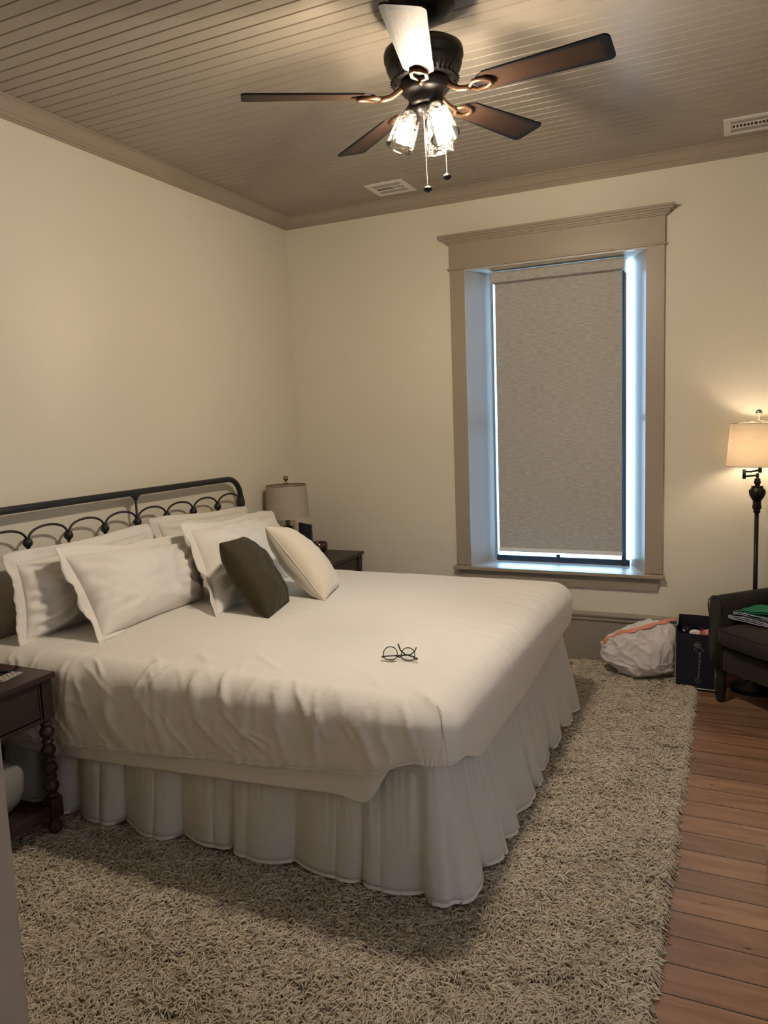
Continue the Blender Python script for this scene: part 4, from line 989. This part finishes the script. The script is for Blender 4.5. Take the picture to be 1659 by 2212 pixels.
# ------------------------------------------------------------------ white plastic bag with salmon drawstring
def trashbag():
    bm = bmesh.new(); bmesh.ops.create_icosphere(bm, subdivisions=6, radius=1)
    for v in bm.verts:
        p_ = v.co.copy(); x, y, z = p_
        f = .10*fbm(x*1.6+3, y*1.6, z*1.6, 3)
        r1 = ridge(x*2.2+1.5*z, y*2.2, z*1.2-1.4*x)
        f += .11*max(0, r1-.3)+.07*max(0, ridge(x*4+2*z, y*4+5, z*3-2*x)-.4)
        q = p_*(1+f)
        X = q.x*.205; Y = q.y*.125; Zt = q.z
        top = .165+.135*(x*.5+.5)**1.3                # rises to the right
        Z = .115+Zt*.115 if Zt < 0 else .115+Zt*(top-.02)
        if x > .55 and z > 0: X += (x-.55)*.12*z; 
        if x < -.55: Z += .03*(-x-.55); X -= .05*(-x-.55)
        X *= 1-.28*max(0, -z)**1.5*(1 if x < 0 else .6)
        X += .045*max(0, z)*(x+.3)
        v.co = Vector((X, Y, max(Z, .004)))
    o = obj('plastic_bag', bm, M['bagpl'], smooth=True); o.location = (2.475, -.225, .03)
    tag(o, 'white translucent plastic bag with salmon drawstring slumped on the rug by the baseboard', 'bag')
    bpy.context.view_layer.update()
    from mathutils.bvhtree import BVHTree
    me = o.data; bv = BVHTree.FromPolygons([v.co for v in me.vertices], [tuple(p_.vertices) for p_ in me.polygons])
    path2 = [(-.205, .205), (-.175, .225), (-.12, .25), (-.07, .262), (-.03, .262), (.02, .285), (.075, .32), (.13, .355), (.175, .385), (.212, .402)]
    P3 = []
    for i in range(len(path2)-1):
        for k in range(4): f = k/4; P3.append((path2[i][0]*(1-f)+path2[i+1][0]*f, path2[i][1]*(1-f)+path2[i+1][1]*f))
    pts = []
    for x, z in P3:
        # look onto the bag from the room side and above
        dirv = Vector((.0, .80, -.6)).normalized()
        h_ = bv.ray_cast(Vector((x, -.8, z-.03+.6)), dirv)
        p_ = h_[0] if h_[0] is not None else Vector((x, -.02, z-.03))
        pts.append(p_+Vector((0, -.004, .005)))
    sm = [pts[0]]+[(pts[i-1]+pts[i]*2+pts[i+1])/4 for i in range(1, len(pts)-1)]+[pts[-1]]
    bm = bmesh.new(); tube(bm, sm, [.014+.004*math.sin(i*.9) for i in range(len(sm))], 10, flat=.35, up=(0, -.6, .8)); ob = obj('drawstring', bm, M['orange'], o, True); ob['label'] = 'salmon plastic drawstring'
trashbag()

# ------------------------------------------------------------------ glass jar at the right edge
jr = empty('glass_jar', (3.153, -2.07, 0), label='clear glass jar with metal collar on the floorboards at the right edge', cat='jar')
bm = bmesh.new(); pf = [(.0, .002), (.040, .002), (.046, .010), (.047, .090), (.040, .105), (.036, .112)]
open_lathe(bm, pf, 36); open_lathe(bm, [(max(0, r-.003), z+.003) for r, z in pf], 36); obj('jar_body', bm, M['jar'], jr, True)
bm = bmesh.new(); lathe(bm, [(.0, .112), (.038, .112), (.040, .116), (.040, .130), (.0, .131)], 30); obj('lid', bm, M['nick'], jr, True)

# ------------------------------------------------------------------ shag rug
RX0, RX1, RY0, RY1 = .28, 2.796, -4.35, -.035
def rug():
    rng = np.random.default_rng(5)
    dens = 25000
    n = int((RX1-RX0)*(RY1-RY0)*dens)
    x = rng.uniform(RX0+.012, RX1-.012, n); y = rng.uniform(RY0+.01, RY1-.012, n)
    keep = ~((x < 2.06) & (y > -2.66)) & (y > -4.05)
    keep &= ~((x < 1.9) & (y < -3.7) & (x < 2.0-(-3.7-y)))
    x, y = x[keep], y[keep]; n = len(x)
    # smooth flow field for the lie of the pile
    def sines(ax, ay, fs, seed):
        r = np.random.default_rng(seed); s = 0
        for f in fs:
            for _ in range(4):
                a = r.uniform(0, 2*PI); s = s+np.sin(f*(np.cos(a)*ax+np.sin(a)*ay)+r.uniform(0, 6.28))
        return s/math.sqrt(len(fs)*4)
    flow = sines(x, y, (4, 9, 22), 3)*1.0
    ang = .35+flow+rng.normal(0, .55, n)+np.where(rng.random(n) < .35, PI, 0)
    # edge tufts flop outwards
    e = np.clip((x-(RX1-.06))/.05, 0, 1); ang = np.where((e > 0) & (rng.random(n) < .75), rng.normal(-.25, .35, n), ang)
    Ln = rng.uniform(.034, .056, n); rad = rng.uniform(.0026, .0038, n)
    hgt = rng.uniform(.017, .030, n)*(1+.25*sines(x, y, (30, 55), 8))
    hgt = np.clip(hgt, .010, .042)
    K = 5; curl = rng.normal(0, 1.0, n)
    t_ = np.linspace(0, 1, K)
    P = np.zeros((n, K, 3)); a = ang.copy(); px, py = x.copy(), y.copy()
    for k in range(K):
        if k:
            a2 = ang+curl*t_[k]; st = Ln/(K-1)*(.45+.55*t_[k])*1.15; px = px+np.cos(a2)*st; py = py+np.sin(a2)*st
        P[:, k, 0] = px; P[:, k, 1] = py; P[:, k, 2] = .004+hgt*np.sin(np.minimum(t_[k]*1.25, 1)*PI/2)*1.0-hgt*.35*np.clip(t_[k]-.7, 0, 1)/.3*rng.random(n)
    P[:, :, 1] = np.minimum(P[:, :, 1], -.022)
    over = P[:, :, 0] > RX1
    P[:, :, 2] = np.where(over, np.maximum(.004, P[:, :, 2]-(P[:, :, 0]-RX1)*1.2), P[:, :, 2])
    T = np.gradient(P, axis=1); T /= np.linalg.norm(T, axis=2, keepdims=True)+1e-9
    S = np.cross(T, np.array([0, 0, 1.])); S /= np.linalg.norm(S, axis=2, keepdims=True)+1e-9
    U = np.cross(S, T)
    rr = rad[:, None]*np.array([.8, 1., 1., .9, .35])[None]
    V = np.zeros((n, K, 3, 3))
    for j in range(3):
        aa = 2*PI*j/3+PI/2
        V[:, :, j] = P+rr[..., None]*(S*math.cos(aa)+U*math.sin(aa))
    V = V.reshape(-1, 3)
    base = (np.arange(n)*K*3)[:, None]; q = []
    for k in range(K-1):
        for j in range(3): q.append([k*3+j, k*3+(j+1) % 3, (k+1)*3+(j+1) % 3, (k+1)*3+j])
    q = np.array(q); F_ = (base[:, :, None]+q[None]).reshape(-1, 4)
    me = bpy.data.meshes.new('rug_pile'); me.vertices.add(len(V)); me.vertices.foreach_set('co', V.ravel().astype(np.float32))
    me.loops.add(F_.size); me.loops.foreach_set('vertex_index', F_.ravel().astype(np.int32))
    me.polygons.add(len(F_)); me.polygons.foreach_set('loop_start', (np.arange(len(F_))*4).astype(np.int32)); me.polygons.foreach_set('loop_total', np.full(len(F_), 4, np.int32))
    me.polygons.foreach_set('use_smooth', np.ones(len(F_), bool)); me.update()
    at = me.attributes.new('tint', 'FLOAT', 'POINT'); tint = np.clip(rng.normal(.55, .22, n)+.10*sines(x, y, (8, 20), 12), 0, 1)
    at.data.foreach_set('value', np.repeat(tint, K*3).astype(np.float32))
    me.materials.append(M['yarn'])
    root = empty('rug', ((RX0+RX1)/2, -2.2, 0), label='large cream shag rug under and beside the bed', cat='rug')
    o = bpy.data.objects.new('pile', me); COL.objects.link(o); o.parent = root; o.location = (-(RX0+RX1)/2, 2.2, 0); o['kind'] = 'stuff'
    b = obj('backing', BX(RX0, RX1-.004, RY0, RY1, .0005, .008), M['rugbase'], root); b.location = (-(RX0+RX1)/2, 2.2, 0)
rug()
